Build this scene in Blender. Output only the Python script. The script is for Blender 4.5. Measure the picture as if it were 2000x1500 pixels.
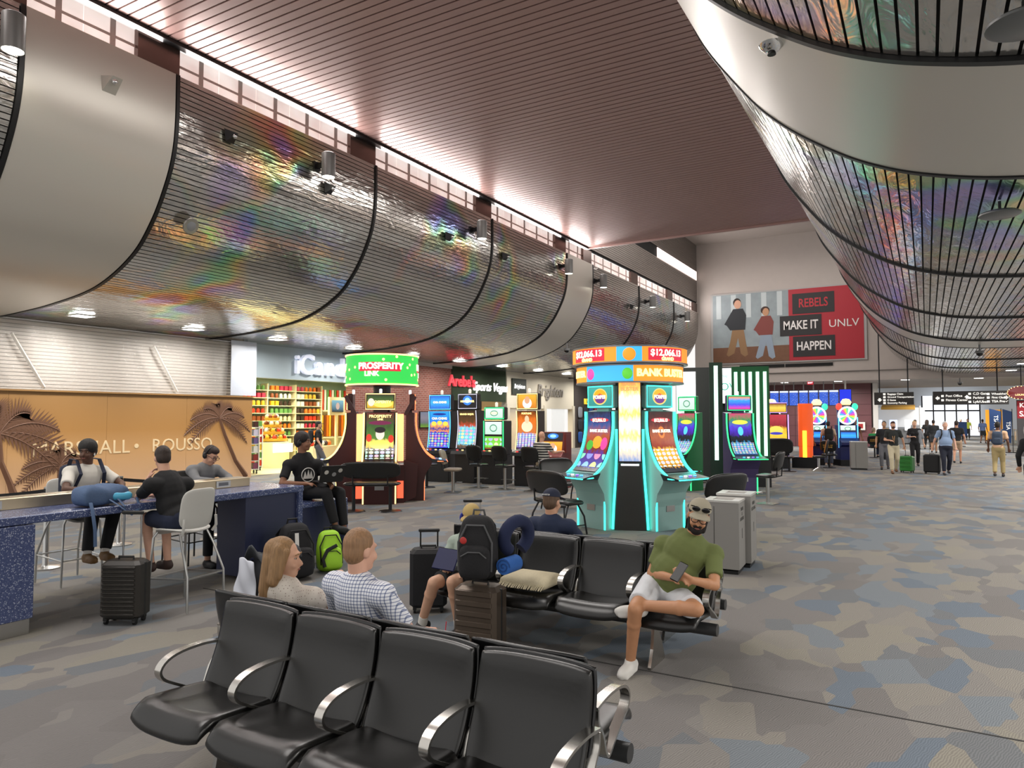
import bpy, bmesh, math, random
from mathutils import Vector, Matrix
R = math.radians
random.seed(7)
scene = bpy.context.scene
for o in list(bpy.data.objects):
    bpy.data.objects.remove(o)
COL = scene.collection

# ---------------------------------------------------------------- camera
cam_data = bpy.data.cameras.new('camera')
cam_data.sensor_width = 36.0
cam_data.lens = 36.0 * 1390 / 2000
cam_data.clip_start = 0.05
cam_data.clip_end = 400
cam = bpy.data.objects.new('camera', cam_data)
COL.objects.link(cam)
cam.location = (0, 0, 1.9)
cam.rotation_euler = (R(90 + 2.68), 0, R(30.2))
scene.camera = cam

# ---------------------------------------------------------------- world and exposure
world = bpy.data.worlds.new('world')
scene.world = world
world.use_nodes = True
bgn = world.node_tree.nodes['Background']
bgn.inputs[0].default_value = (1.0, 0.97, 0.94, 1)
bgn.inputs[1].default_value = 0.75
scene.cycles.max_bounces = 7
scene.cycles.diffuse_bounces = 3
scene.cycles.glossy_bounces = 3
scene.cycles.transparent_max_bounces = 6
scene.view_settings.view_transform = 'Standard'
scene.view_settings.look = 'None'
scene.view_settings.exposure = 0.42
scene.view_settings.gamma = 1.0
scene.view_settings.use_curve_mapping = False


def area_light(name, loc, size, power, rot=(0, 0, 0), color=(1, .955, .9), sy=None, spread=170):
    d = bpy.data.lights.new(name, 'AREA')
    d.energy = power
    d.color = color
    d.size = size
    d.spread = R(spread)
    if sy:
        d.shape = 'RECTANGLE'
        d.size_y = sy
    o = bpy.data.objects.new(name, d)
    COL.objects.link(o)
    o.location = loc
    o.rotation_euler = rot
    return o


# recessed downlights of the two low soffits (the square lenses are built with the soffits)
for i, y in enumerate((3.3, 6.4, 9.45, 12.45, 15.4, 18.8, 22.1, 25.4, 29.0, 32.6, 36.0, 40.0)):
    area_light('downlight_lamp', (-17.4, y, 4.25), .5, 75)
for y in (-2.0, 2.5, 7.0, 12.0, 17.0, 22.0, 27.0, 32.0, 37.0, 42.0):
    area_light('downlight_lamp', (3.6, y, 4.12), .5, 120)
    area_light('downlight_lamp', (8.5, y, 4.12), .5, 120)
for x in (-7.5, -4.5, -1.0, 2.5):
    area_light('downlight_lamp', (x, 47.0, 4.0), .6, 130)
for y in (56, 66, 78):
    area_light('downlight_lamp', (1.5, y, 4.0), 1.2, 330)
# daylight through the frosted clerestory, and the linear uplight that washes the slatted ceiling
for y0, y1 in ((2.4, 5.4), (5.8, 8.1), (8.6, 13.4), (14.4, 19.2), (20.2, 25.2), (26.0, 28.0), (28.6, 33.4), (34.2, 39.2), (40.0, 44.0)):
    area_light('clerestory_light', (-12.42, (y0 + y1) / 2, 8.84), .5, 24 * (y1 - y0), rot=(0, R(-90), 0), color=(1, .93, .9), sy=y1 - y0)
# added fill lights without fixtures, brightening the tall hall from above
for y in (1.0, 9.0, 17.0, 24.0):
    area_light('hall_fill_light', (-7.2, y, 8.9), 3.2, 260, sy=4.5, color=(1, .96, .92))
area_light('hall_fill_light', (-7.2, 36, 12.2), 4.0, 420, sy=10.0, color=(1, .93, .88))


# ---------------------------------------------------------------- helpers
def lin(c):
    if isinstance(c, str):
        c = [int(c[i:i + 2], 16) / 255 for i in (0, 2, 4)]
        c = [x / 12.92 if x <= .04045 else ((x + .055) / 1.055) ** 2.4 for x in c]
    return (c[0], c[1], c[2], 1)


MATS = {}


def mat(name, color='808080', rough=.5, metal=0.0, emis=0.0, noise=0.0, nscale=20, bump=0.0, bscale=60, coat=0.0, alpha=1.0, trans=0.0, ecol=None, spec=.5):
    if name in MATS:
        return MATS[name]
    m = bpy.data.materials.new(name)
    m.use_nodes = True
    nt = m.node_tree
    b = nt.nodes['Principled BSDF']
    c = lin(color)
    b.inputs['Base Color'].default_value = c
    b.inputs['Roughness'].default_value = rough
    b.inputs['Metallic'].default_value = metal
    b.inputs['Specular IOR Level'].default_value = spec
    b.inputs['Coat Weight'].default_value = coat
    b.inputs['Alpha'].default_value = alpha
    b.inputs['Transmission Weight'].default_value = trans
    if emis:
        b.inputs['Emission Color'].default_value = lin(ecol) if ecol else c
        b.inputs['Emission Strength'].default_value = emis
    if noise or bump:
        tc = nt.nodes.new('ShaderNodeTexCoord')
    if noise:
        n = nt.nodes.new('ShaderNodeTexNoise')
        n.inputs['Scale'].default_value = nscale
        n.inputs['Detail'].default_value = 4
        nt.links.new(tc.outputs['Object'], n.inputs['Vector'])
        mx = nt.nodes.new('ShaderNodeMix')
        mx.data_type = 'RGBA'
        mx.inputs[6].default_value = tuple(x * (1 - noise) for x in c[:3]) + (1,)
        mx.inputs[7].default_value = tuple(min(1, x * (1 + noise)) for x in c[:3]) + (1,)
        nt.links.new(n.outputs['Fac'], mx.inputs[0])
        nt.links.new(mx.outputs[2], b.inputs['Base Color'])
    if bump:
        n2 = nt.nodes.new('ShaderNodeTexNoise')
        n2.inputs['Scale'].default_value = bscale
        n2.inputs['Detail'].default_value = 3
        nt.links.new(tc.outputs['Object'], n2.inputs['Vector'])
        bp = nt.nodes.new('ShaderNodeBump')
        bp.inputs['Strength'].default_value = bump
        bp.inputs['Distance'].default_value = .01
        nt.links.new(n2.outputs['Fac'], bp.inputs['Height'])
        nt.links.new(bp.outputs['Normal'], b.inputs['Normal'])
    MATS[name] = m
    return m


class NT:
    """small helper to wire a node material"""
    def __init__(self, name, rough=.5, metal=0.0):
        self.m = bpy.data.materials.new(name)
        self.m.use_nodes = True
        self.t = self.m.node_tree
        self.b = self.t.nodes['Principled BSDF']
        self.b.inputs['Roughness'].default_value = rough
        self.b.inputs['Metallic'].default_value = metal
        MATS[name] = self.m

    def n(self, kind, **kw):
        nd = self.t.nodes.new('ShaderNode' + kind)
        for k, v in kw.items():
            if k.startswith('i_'):
                nd.inputs[k[2:].replace('_', ' ')].default_value = v
            else:
                setattr(nd, k, v)
        return nd

    def l(self, a, ao, b, bi):
        self.t.links.new(a.outputs[ao], b.inputs[bi])

    def ramp(self, stops, interp='LINEAR'):
        nd = self.t.nodes.new('ShaderNodeValToRGB')
        cr = nd.color_ramp
        cr.interpolation = interp
        while len(cr.elements) < len(stops):
            cr.elements.new(0.5)
        for e, (p, c) in zip(cr.elements, stops):
            e.position = p
            e.color = lin(c)
        return nd


class MB:
    """collects shapes, builds ONE mesh object"""
    def __init__(self):
        self.v, self.f, self.mi, self.k, self.uv = [], [], [], 0, None

    def add(self, vs, fs):
        o = len(self.v)
        self.v += [tuple(p) for p in vs]
        self.f += [tuple(i + o for i in f) for f in fs]
        self.mi += [self.k] * len(fs)
        return self

    def slot(self, k):
        self.k = k
        return self

    def box(self, c, s, rz=0, M=None):
        x, y, z = s[0] / 2, s[1] / 2, s[2] / 2
        vs = [Vector(p) for p in ((-x, -y, -z), (x, -y, -z), (x, y, -z), (-x, y, -z), (-x, -y, z), (x, -y, z), (x, y, z), (-x, y, z))]
        if rz:
            M = Matrix.Rotation(rz, 3, 'Z')
        if M is not None:
            vs = [M @ p for p in vs]
        c = Vector(c)
        return self.add([p + c for p in vs], [(3, 2, 1, 0), (4, 5, 6, 7), (0, 1, 5, 4), (1, 2, 6, 5), (2, 3, 7, 6), (3, 0, 4, 7)])

    def cbox(self, c, s, b=.01, rz=0):
        """box with chamfered vertical and horizontal edges"""
        x, y, z = s[0] / 2, s[1] / 2, s[2] / 2
        rings = []
        for zz, d in ((-z, b), (-z + b, 0), (z - b, 0), (z, b)):
            X, Y = x - d, y - d
            rings.append([(X, -Y + b, zz), (X, Y - b, zz), (X - b, Y, zz), (-X + b, Y, zz), (-X, Y - b, zz), (-X, -Y + b, zz), (-X + b, -Y, zz), (X - b, -Y, zz)])
        vs = [Vector(p) for r in rings for p in r]
        fs = [tuple(range(7, -1, -1)), tuple(range(24, 32))]
        for r in range(3):
            for i in range(8):
                j = (i + 1) % 8
                fs.append((r * 8 + i, r * 8 + j, r * 8 + 8 + j, r * 8 + 8 + i))
        if rz:
            M = Matrix.Rotation(rz, 3, 'Z')
            vs = [M @ p for p in vs]
        c = Vector(c)
        return self.add([p + c for p in vs], fs)

    def loft(self, rings, cap=True, closed=False):
        n = len(rings[0])
        vs = [p for r in rings for p in r]
        fs = []
        m = len(rings)
        for r in range(m if closed else m - 1):
            q = (r + 1) % m
            for i in range(n):
                j = (i + 1) % n
                fs.append((r * n + i, r * n + j, q * n + j, q * n + i))
        if cap and not closed:
            fs.append(tuple(range(n - 1, -1, -1)))
            fs.append(tuple(range((m - 1) * n, m * n)))
        return self.add(vs, fs)

    def tube(self, path, r, n=8, closed=False, flat=None):
        """sweep a circle (or an ellipse r x flat) along a path"""
        P = [Vector(p) for p in path]
        rs = r if isinstance(r, (list, tuple)) else [r] * len(P)
        m = len(P)
        rings = []
        up = None
        for i, p in enumerate(P):
            a = P[i - 1] if (i > 0 or closed) else p
            b = P[(i + 1) % m] if (i < m - 1 or closed) else p
            t = (b - a)
            t = t.normalized() if t.length > 1e-9 else Vector((0, 0, 1))
            if up is None:
                up = Vector((0, 0, 1)) if abs(t.z) < .9 else Vector((0, 1, 0))
            s = t.cross(up)
            if s.length < 1e-5:
                s = t.cross(Vector((1, 0, 0)))
            s.normalize()
            up = s.cross(t).normalized()
            rings.append([p + s * (math.cos(2 * math.pi * k / n) * rs[i]) + up * (math.sin(2 * math.pi * k / n) * (flat or rs[i])) for k in range(n)])
        return self.loft(rings, True, closed)

    def cyl(self, p0, p1, r0, r1=None, n=12):
        return self.tube([p0, p1], [r0, r0 if r1 is None else r1], n)

    def lathe(self, prof, n=24, c=(0, 0, 0), a0=0, a1=360, cap=True):
        full = abs(a1 - a0) >= 359.9
        m = n if full else n + 1
        vs, fs = [], []
        for r, z in prof:
            for k in range(m):
                a = R(a0 + (a1 - a0) * k / n)
                vs.append((c[0] + r * math.cos(a), c[1] + r * math.sin(a), c[2] + z))
        for i in range(len(prof) - 1):
            for k in range(n):
                j = (k + 1) % m
                fs.append((i * m + k, i * m + j, (i + 1) * m + j, (i + 1) * m + k))
        if full and cap:
            if prof[0][0] > 1e-6:
                fs.append(tuple(range(m - 1, -1, -1)))
            if prof[-1][0] > 1e-6:
                fs.append(tuple(range((len(prof) - 1) * m, len(prof) * m)))
        return self.add(vs, fs)

    def ell(self, c, r, M=None, n=12, m=8):
        if not isinstance(r, (tuple, list)):
            r = (r, r, r)
        c = Vector(c)
        vs = []
        for i in range(m + 1):
            t = math.pi * i / m
            if i in (0, m):
                pts = [Vector((0, 0, math.cos(t)))]
            else:
                pts = [Vector((math.sin(t) * math.cos(2 * math.pi * k / n), math.sin(t) * math.sin(2 * math.pi * k / n), math.cos(t))) for k in range(n)]
            for p in pts:
                p = Vector((p.x * r[0], p.y * r[1], p.z * r[2]))
                vs.append(c + (M @ p if M is not None else p))
        fs = [(0, 1 + k, 1 + (k + 1) % n) for k in range(n)]
        for i in range(m - 2):
            for k in range(n):
                a, b = 1 + i * n, 1 + (i + 1) * n
                fs.append((a + k, b + k, b + (k + 1) % n, a + (k + 1) % n))
        e = len(vs) - 1
        b = 1 + (m - 2) * n
        fs += [(b + k, e, b + (k + 1) % n) for k in range(n)]
        return self.add(vs, fs)

    def cone(self, p0, r0, p1, r1, n=12, flat0=False, flat1=False):
        """rounded cone: two spheres and the hull between"""
        p0, p1 = Vector(p0), Vector(p1)
        t = p1 - p0
        L = t.length
        t = t.normalized() if L > 1e-6 else Vector((0, 0, 1))
        s = t.orthogonal().normalized()
        u = t.cross(s)
        rings = []
        def ring(c, r):
            rings.append([c + s * (math.cos(2 * math.pi * k / n) * r) + u * (math.sin(2 * math.pi * k / n) * r) for k in range(n)])
        if not flat0:
            for a in (80, 50, 22):
                ring(p0 - t * (r0 * math.sin(R(a))), r0 * math.cos(R(a)))
        ring(p0, r0)
        ring(p1, r1)
        if not flat1:
            for a in (22, 50, 80):
                ring(p1 + t * (r1 * math.sin(R(a))), r1 * math.cos(R(a)))
        return self.loft(rings)

    def prism(self, poly, a, b, axis='X'):
        """poly of (p,q) extruded from a to b along axis; (p,q) are the two other axes in order"""
        def P(p, q, t):
            return {'X': (t, p, q), 'Y': (p, t, q), 'Z': (p, q, t)}[axis]
        n = len(poly)
        vs = [P(p, q, a) for p, q in poly] + [P(p, q, b) for p, q in poly]
        fs = [tuple(range(n)), tuple(range(2 * n - 1, n - 1, -1))] + [(i, i + n, (i + 1) % n + n, (i + 1) % n) for i in range(n)]
        return self.add(vs, fs)

    def ribbon(self, path, w, t, axis='X', c=0.0):
        """flat bar of width w (along axis) and thickness t following a path of (p,q)"""
        P = [Vector((p[0], p[1])) for p in path]
        out = []
        for i, p in enumerate(P):
            a = P[max(i - 1, 0)]
            b = P[min(i + 1, len(P) - 1)]
            d = (b - a).normalized()
            nrm = Vector((-d.y, d.x)) * t / 2
            q = []
            for s, e in ((1, -1), (1, 1), (-1, 1), (-1, -1)):
                pt = p + nrm * s
                x = c + e * w / 2
                q.append({'X': (x, pt.x, pt.y), 'Y': (pt.x, x, pt.y), 'Z': (pt.x, pt.y, x)}[axis])
            out.append(q)
        return self.loft(out)

    def slab(self, w, h, t, n=12, p=5, corner=.25, fn=None, crown=0.0):
        """soft cushion slab in XY with rounded corners, thickness along Z; fn bends each vertex"""
        top, bot = [], []
        for j in range(n + 1):
            for i in range(n + 1):
                u, v = -1 + 2 * i / n, -1 + 2 * j / n
                u, v = math.sin(u * math.pi / 2), math.sin(v * math.pi / 2)
                x = u * (1 - corner * .5 * abs(v) ** 4 * abs(u))
                y = v * (1 - corner * .5 * abs(u) ** 4 * abs(v))
                e = max(abs(u), abs(v))
                th = max(0.0, 1 - e ** p) ** (1 / 2.2)
                z = t / 2 * (.12 + .88 * th) + crown * (1 - u * u) * (1 - v * v)
                top.append(Vector((x * w / 2, y * h / 2, z)))
                bot.append(Vector((x * w / 2, y * h / 2, -t / 2 * (.12 + .88 * th))))
        vs = top + bot
        if fn:
            vs = [Vector(fn(q)) for q in vs]
        N = (n + 1) ** 2
        fs = []
        for j in range(n):
            for i in range(n):
                a = j * (n + 1) + i
                fs.append((a, a + 1, a + n + 2, a + n + 1))
                fs.append((N + a + n + 1, N + a + n + 2, N + a + 1, N + a))
        edge = [i for i in range(n + 1)] + [j * (n + 1) + n for j in range(1, n + 1)] + [n * (n + 1) + i for i in range(n - 1, -1, -1)] + [j * (n + 1) for j in range(n - 1, 0, -1)]
        for q in range(len(edge)):
            a, b = edge[q], edge[(q + 1) % len(edge)]
            fs.append((b, a, N + a, N + b))
        return self.add(vs, fs)

    def xf(self, M, start=0):
        self.v[start:] = [tuple(M @ Vector(p)) for p in self.v[start:]]
        return self

    def build(self, name, m, parent=None, smooth=True, angle=40):
        me = bpy.data.meshes.new(name)
        me.from_pydata(self.v, [], self.f)
        for x in (m if isinstance(m, (list, tuple)) else [m]):
            me.materials.append(x)
        if self.k or any(self.mi):
            me.polygons.foreach_set('material_index', self.mi)
        if smooth:
            me.polygons.foreach_set('use_smooth', [True] * len(self.f))
            try:
                me.set_sharp_from_angle(angle=R(angle))
            except Exception:
                pass
        me.update()
        o = bpy.data.objects.new(name, me)
        COL.objects.link(o)
        if parent:
            o.parent = parent
        return o


def tag(o, label, cat, group=None):
    o['label'] = label
    o['category'] = cat
    if group:
        o['group'] = group
    return o


def thing(name, label, cat, loc=(0, 0, 0), rz=0, group=None):
    o = bpy.data.objects.new(name, None)
    o.empty_display_size = .1
    COL.objects.link(o)
    o.location = loc
    o.rotation_euler = (0, 0, rz)
    return tag(o, label, cat, group)


def struct(o):
    o['kind'] = 'structure'
    return o


def dup(o, loc=None, rz=None, label=None, parent=None):
    c = o.copy()
    COL.objects.link(c)
    if parent:
        c.parent = parent
    if loc is not None:
        c.location = loc
    if rz is not None:
        c.rotation_euler = (0, 0, rz)
    if label:
        c['label'] = label
    for ch in o.children:
        dup(ch, parent=c)
    return c


def text(body, size, parent, mtl, loc=(0, 0, 0), rot=(90, 0, 0), depth=.004, align='CENTER', name='lettering', sx=1.0, shear=0.0, bold=0.0, bend=None):
    cu = bpy.data.curves.new(name, 'FONT')
    cu.body = body
    cu.size = size
    cu.align_x = align
    cu.align_y = 'CENTER'
    cu.extrude = depth
    cu.shear = shear
    cu.offset = bold
    cu.resolution_u = 3
    o = bpy.data.objects.new(name, cu)
    COL.objects.link(o)
    dg = bpy.context.evaluated_depsgraph_get()
    me = bpy.data.meshes.new_from_object(o.evaluated_get(dg))
    bpy.data.objects.remove(o)
    if bend:
        for v in me.vertices:
            v.co = bend(v.co)
    me.materials.clear()
    me.materials.append(mtl)
    o = bpy.data.objects.new(name, me)
    COL.objects.link(o)
    o.parent = parent
    o.location = loc
    o.rotation_euler = tuple(R(a) for a in rot)
    o.scale = (sx, 1, 1)
    return o


M_BLACK = mat('black_plastic', '141414', .4)
M_DARK = mat('dark_metal', '2b2b2d', .4, .6)
M_STEEL = mat('brushed_steel', 'b4b4b2', .28, 1.0, bump=.05, bscale=200)
M_CHROME = mat('chrome', 'dcdcdc', .1, 1.0)
M_WHITE = mat('white_plastic', 'e6e4de', .4)
M_GREY = mat('grey_plastic', '808284', .45)
# ================================================================ SETTING
# ---- carpet
c = NT('carpet', .95)
tc = c.n('TexCoord')
mp = c.n('Mapping')
mp.inputs['Scale'].default_value = (1.0, .62, 1)
mp.inputs['Rotation'].default_value = (0, 0, R(24))
c.l(tc, 'Object', mp, 'Vector')
wn = c.n('TexNoise', i_Scale=.9, i_Detail=1.0)
c.l(mp, 0, wn, 'Vector')
vm = c.n('VectorMath', operation='MULTIPLY_ADD')
vm.inputs[1].default_value = (.14, .14, 0)
c.l(wn, 'Color', vm, 0)
c.l(mp, 0, vm, 2)
vo = c.n('TexVoronoi', i_Scale=3.0, i_Randomness=1.0)
vo.distance = 'MANHATTAN'
c.l(vm, 0, vo, 'Vector')
sp = c.n('SeparateColor')
c.l(vo, 'Color', sp, 0)
rp = c.ramp([(0, '7b7876'), (.2, '878480'), (.34, '74777a'), (.47, '8c8881'), (.6, '6f7984'), (.7, '7f7c7a'), (.8, '7b8288'), (.9, '8e8a80')], 'CONSTANT')
c.l(sp, 'Red', rp, 0)
wv = c.n('TexWave', i_Scale=24.0, i_Distortion=9.0, i_Detail=2.0)
wv.inputs['Detail Scale'].default_value = .7
c.l(vm, 0, wv, 'Vector')
mx = c.n('Mix', data_type='RGBA', blend_type='MULTIPLY')
mx.inputs[0].default_value = 1
gr = c.ramp([(0, 'dcdcdc'), (1, 'ffffff')])
c.l(wv, 'Fac', gr, 0)
c.l(rp, 0, mx, 6)
c.l(gr, 0, mx, 7)
nz = c.n('TexNoise', i_Scale=260.0, i_Detail=2.0)
c.l(tc, 'Object', nz, 'Vector')
bp = c.n('Bump', i_Strength=.25, i_Distance=.006)
c.l(nz, 'Fac', bp, 'Height')
c.l(bp, 0, c.b, 'Normal')
c.l(mx, 2, c.b, 'Base Color')
c.b.inputs['Specular IOR Level'].default_value = .25
floor = struct(MB().add([(-30, -8, 0), (16, -8, 0), (16, 96, 0), (-30, 96, 0)], [(0, 1, 2, 3)]).build('floor', MATS['carpet'], smooth=False))
seam = MB().box((-2, 5.2, .002), (10, .012, .004)).build('carpet_seam', mat('seam', '3c3b3a', .9), floor)
for y in (46.5, 51.5):
    MB().box((2, y, .003), (9, .09, .006)).build('floor_strip', mat('floor_strip', 'd8d8d6', .4), floor)

# ---- slatted metal bulkheads
f = NT('mirror_slat', .15, .86)
tc = f.n('TexCoord')
mp = f.n('Mapping')
mp.inputs['Scale'].default_value = (1.6, .55, 1.6)
f.l(tc, 'Object', mp, 'Vector')
nz = f.n('TexNoise', i_Scale=2.6, i_Detail=3.0, i_Distortion=1.2)
f.l(mp, 0, nz, 'Vector')
bp = f.n('Bump', i_Strength=.4, i_Distance=.05)
f.l(nz, 'Fac', bp, 'Height')
f.l(bp, 0, f.b, 'Normal')
# coloured light and reflections painted as rainbow patches into the base colour
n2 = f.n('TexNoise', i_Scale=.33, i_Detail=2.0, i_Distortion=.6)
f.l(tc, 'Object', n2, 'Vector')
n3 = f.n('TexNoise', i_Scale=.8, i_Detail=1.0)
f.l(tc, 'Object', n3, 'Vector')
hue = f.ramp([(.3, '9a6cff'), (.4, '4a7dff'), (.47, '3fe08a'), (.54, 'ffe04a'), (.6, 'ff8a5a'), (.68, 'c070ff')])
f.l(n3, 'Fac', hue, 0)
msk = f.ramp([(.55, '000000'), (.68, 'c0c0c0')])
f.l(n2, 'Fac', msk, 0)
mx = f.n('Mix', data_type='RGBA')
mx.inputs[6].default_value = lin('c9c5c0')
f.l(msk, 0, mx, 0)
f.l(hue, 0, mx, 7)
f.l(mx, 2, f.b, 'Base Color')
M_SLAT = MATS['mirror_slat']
M_BACK = mat('slat_backing', '0a0a0a', .8)
M_PANEL = mat('satin_white_panel', 'c9c4ba', .33, .25)
M_DRYWALL = mat('painted_drywall', 'b5aca6', .8, noise=.04, nscale=3)


def catmull(pts, n=8):
    out = []
    P = [Vector((p[0], p[1])) for p in pts]
    for i in range(len(P) - 1):
        a, b, c_, d = P[max(i - 1, 0)], P[i], P[i + 1], P[min(i + 2, len(P) - 1)]
        for k in range(n):
            t = k / n
            out.append(.5 * ((2 * b) + (c_ - a) * t + (2 * a - 5 * b + 4 * c_ - d) * t * t + (3 * b - a - 3 * c_ + d) * t ** 3))
    out.append(P[-1])
    return out


def resample(curve, step):
    out = [curve[0].copy()]
    acc = 0.0
    for a, b in zip(curve, curve[1:]):
        L = (b - a).length
        while acc + L >= step:
            t = (step - acc) / L
            a = a + (b - a) * t
            L = (b - a).length
            out.append(a.copy())
            acc = 0.0
        acc += L
    return out


LEFT = catmull([(-12.35, 8.5), (-12.35, 7.6), (-12.42, 7.0), (-12.62, 6.45), (-13.05, 5.75), (-13.7, 5.14), (-14.9, 4.64), (-16.5, 4.42), (-18, 4.33), (-19.1, 4.3)])
RIGHT = catmull([(-2.5, 9.1), (-2.5, 7.6), (-2.42, 7.0), (-2.2, 6.4), (-1.7, 5.66), (-1.36, 5.28), (-.95, 4.95), (-.47, 4.65), (.1, 4.43), (.9, 4.27), (2.2, 4.2), (4.5, 4.2), (13, 4.2)])


def band(curve, y0, y1, off, name, m, parent, th=.02):
    """smooth curved panel following the profile between y0 and y1, pushed out by off"""
    ring = []
    for i, p in enumerate(curve):
        a, b = curve[max(i - 1, 0)], curve[min(i + 1, len(curve) - 1)]
        d = (b - a).normalized()
        nr = Vector((d.y, -d.x)) * SIDE
        ring.append((p + nr * off, p + nr * (off - th)))
    b = MB()
    rings = []
    for o_, i_ in ring:
        rings.append([(o_.x, y0, o_.y), (o_.x, y1, o_.y), (i_.x, y1, i_.y), (i_.x, y0, i_.y)])
    b.loft(rings)
    return b.build(name, m, parent, angle=60)


def bulkhead(curve, name, pitch, joints, whites, single, xmax):
    root = bpy.data.objects.new(name, None)
    COL.objects.link(root)
    struct(root)
    band(curve, joints[0], joints[-1], -.03, 'backing', M_BACK, root)
    pts = resample(curve, pitch)
    for a, b in zip(joints, joints[1:]):
        if (a, b) in whites:
            band(curve, a + .05, b - .05, .02, 'white_panel', M_PANEL, root, .05)
            continue
        cur = MB()
        for k in range(len(pts) - 1):
            p, q = pts[k], pts[k + 1]
            d = (q - p).normalized()
            nr = Vector((d.y, -d.x)) * SIDE
            gap = pitch * .18
            e0, e1 = p + d * gap / 2, q - d * gap / 2
            u0, u1 = e0 - nr * .012, e1 - nr * .012
            y0, y1 = a + .045, b - .045
            vs = [(e0.x, y0, e0.y), (e1.x, y0, e1.y), (u1.x, y0, u1.y), (u0.x, y0, u0.y), (e0.x, y1, e0.y), (e1.x, y1, e1.y), (u1.x, y1, u1.y), (u0.x, y1, u0.y)]
            fs = [(0, 1, 2, 3), (7, 6, 5, 4), (0, 4, 5, 1), (2, 6, 7, 3), (1, 5, 6, 2), (0, 3, 7, 4)]
            if (a, b) in single and p.x < xmax:
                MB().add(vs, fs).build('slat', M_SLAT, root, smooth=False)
            else:
                cur.add(vs, fs)
        if cur.v:
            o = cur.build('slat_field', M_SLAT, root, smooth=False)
            o['kind'] = 'stuff'
    for j in joints[1:-1]:
        band(curve, j - .035, j + .035, .035, 'joint_strip', mat('joint_black', '0c0c0d', .45), root, .06)
    return root


SIDE = -1
JL = [2.65, 5.65, 8.38, 14.1, 19.9, 25.6, 28.15, 33.9, 39.6, 44.7]
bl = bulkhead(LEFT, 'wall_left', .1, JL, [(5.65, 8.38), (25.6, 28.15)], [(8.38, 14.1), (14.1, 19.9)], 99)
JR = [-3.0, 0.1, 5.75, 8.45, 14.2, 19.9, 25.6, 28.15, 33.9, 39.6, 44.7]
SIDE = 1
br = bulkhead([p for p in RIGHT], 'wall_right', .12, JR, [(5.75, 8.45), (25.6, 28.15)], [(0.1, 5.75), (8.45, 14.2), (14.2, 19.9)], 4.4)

# ---- tall hall ceiling of wine-coloured slats, running across the hall
M_CEIL = mat('wine_slat', 'a3837d', .36, .2, noise=.06, nscale=2)
ceil = struct(MB().box((-7.4, 12.2, 9.2), (10.0, 30.6, .04)).build('ceiling', mat('ceiling_void', '241a19', .8), smooth=False))
sl = MB().box((0, 0, 0), (9.85, .165, .03)).build('slat', M_CEIL, ceil, smooth=False)
ys = [-3 + .2 * k for k in range(153)]
for k, y in enumerate(ys):
    o = sl if k == 0 else dup(sl, parent=ceil)
    o.location = (-7.4, y, 9.13)
MB().box((-12.33, 12.2, 9.15), (.16, 30.6, .22)).build('edge_trim', mat('trim_black', '0d0d0f', .4), ceil, smooth=False)
MB().box((-7.4, 27.58, 9.2), (10, .1, .3)).build('edge_fascia', M_CEIL, ceil, smooth=False)
# higher bay beyond the slatted ceiling
high = struct(MB().box((-7.4, 36.2, 12.9), (10.4, 17.4, .1)).build('ceiling_high_bay', M_DRYWALL, smooth=False))
up = bpy.data.objects.new('wall_left_upper', None)
COL.objects.link(up)
struct(up)
MB().box((-12.55, 36.2, 11.0), (.1, 17.2, 3.7)).build('backing', M_BACK, up, smooth=False)
g = MB()
for k in range(37):
    z = 9.2 + k * .1
    if 10.55 < z < 11.15:
        continue
    g.box((-12.46, 36.2, z + .05), (.03, 17.2, .085))
gs = g.build('slat_field', mat('grey_slat', '8c847e', .4, .5), up, smooth=False)
gs['kind'] = 'stuff'
MB().box((-12.42, 40.8, 10.85), (.04, 7.6, .55)).build('lit_pane', mat('frosted_lit', 'f2dfd8', .5, emis=1.0), up, smooth=False)

# ---- clerestory windows
M_FROST = NT('frosted_window', .25)
tc = M_FROST.n('TexCoord')
nz = M_FROST.n('TexNoise', i_Scale=1.2, i_Detail=2.0)
M_FROST.l(tc, 'Object', nz, 'Vector')
rp = M_FROST.ramp([(.3, 'd8c3bd'), (.7, 'f3e6e0')])
M_FROST.l(nz, 'Fac', rp, 0)
M_FROST.l(rp, 0, M_FROST.b, 'Base Color')
M_FROST.l(rp, 0, M_FROST.b, 'Emission Color')
M_FROST.b.inputs['Emission Strength'].default_value = .55
M_MULL = mat('window_mullion', 'b9a49d', .5)
M_COLP = mat('bronze_column_panel', '6d5953', .22, .7)
wi = 1
for a, b in zip(JL, JL[1:]):
    w = struct(bpy.data.objects.new('window_%d' % wi, None))
    COL.objects.link(w)
    wi += 1
    y0, y1 = a + .12, b - .85 if b - a > 3 else b - .75
    npane = max(2, round((y1 - y0) / .98))
    for k in range(npane):
        ya, yb = y0 + (y1 - y0) * k / npane, y0 + (y1 - y0) * (k + 1) / npane
        MB().box((-12.56, (ya + yb) / 2, 8.79), (.02, yb - ya - .012, .6)).build('pane', MATS['frosted_window'], w, smooth=False)
        MB().box((-12.535, ya + (yb - ya) * .55, 8.79), (.012, .1, .6)).build('mullion', M_MULL, w, smooth=False)
    MB().box((-12.533, (y0 + y1) / 2, 8.78), (.01, y1 - y0, .05)).build('mullion_bar', M_MULL, w, smooth=False)
    MB().box((-12.5, (y1 + b + .1) / 2, 8.79), (.12, b + .1 - y1, .62)).build('column_panel', M_COLP, w, smooth=False)
MB().box((-12.5, 23.7, 8.48), (.3, 42, .03)).build('window_ledge', M_PANEL, bl, smooth=False)

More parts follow.
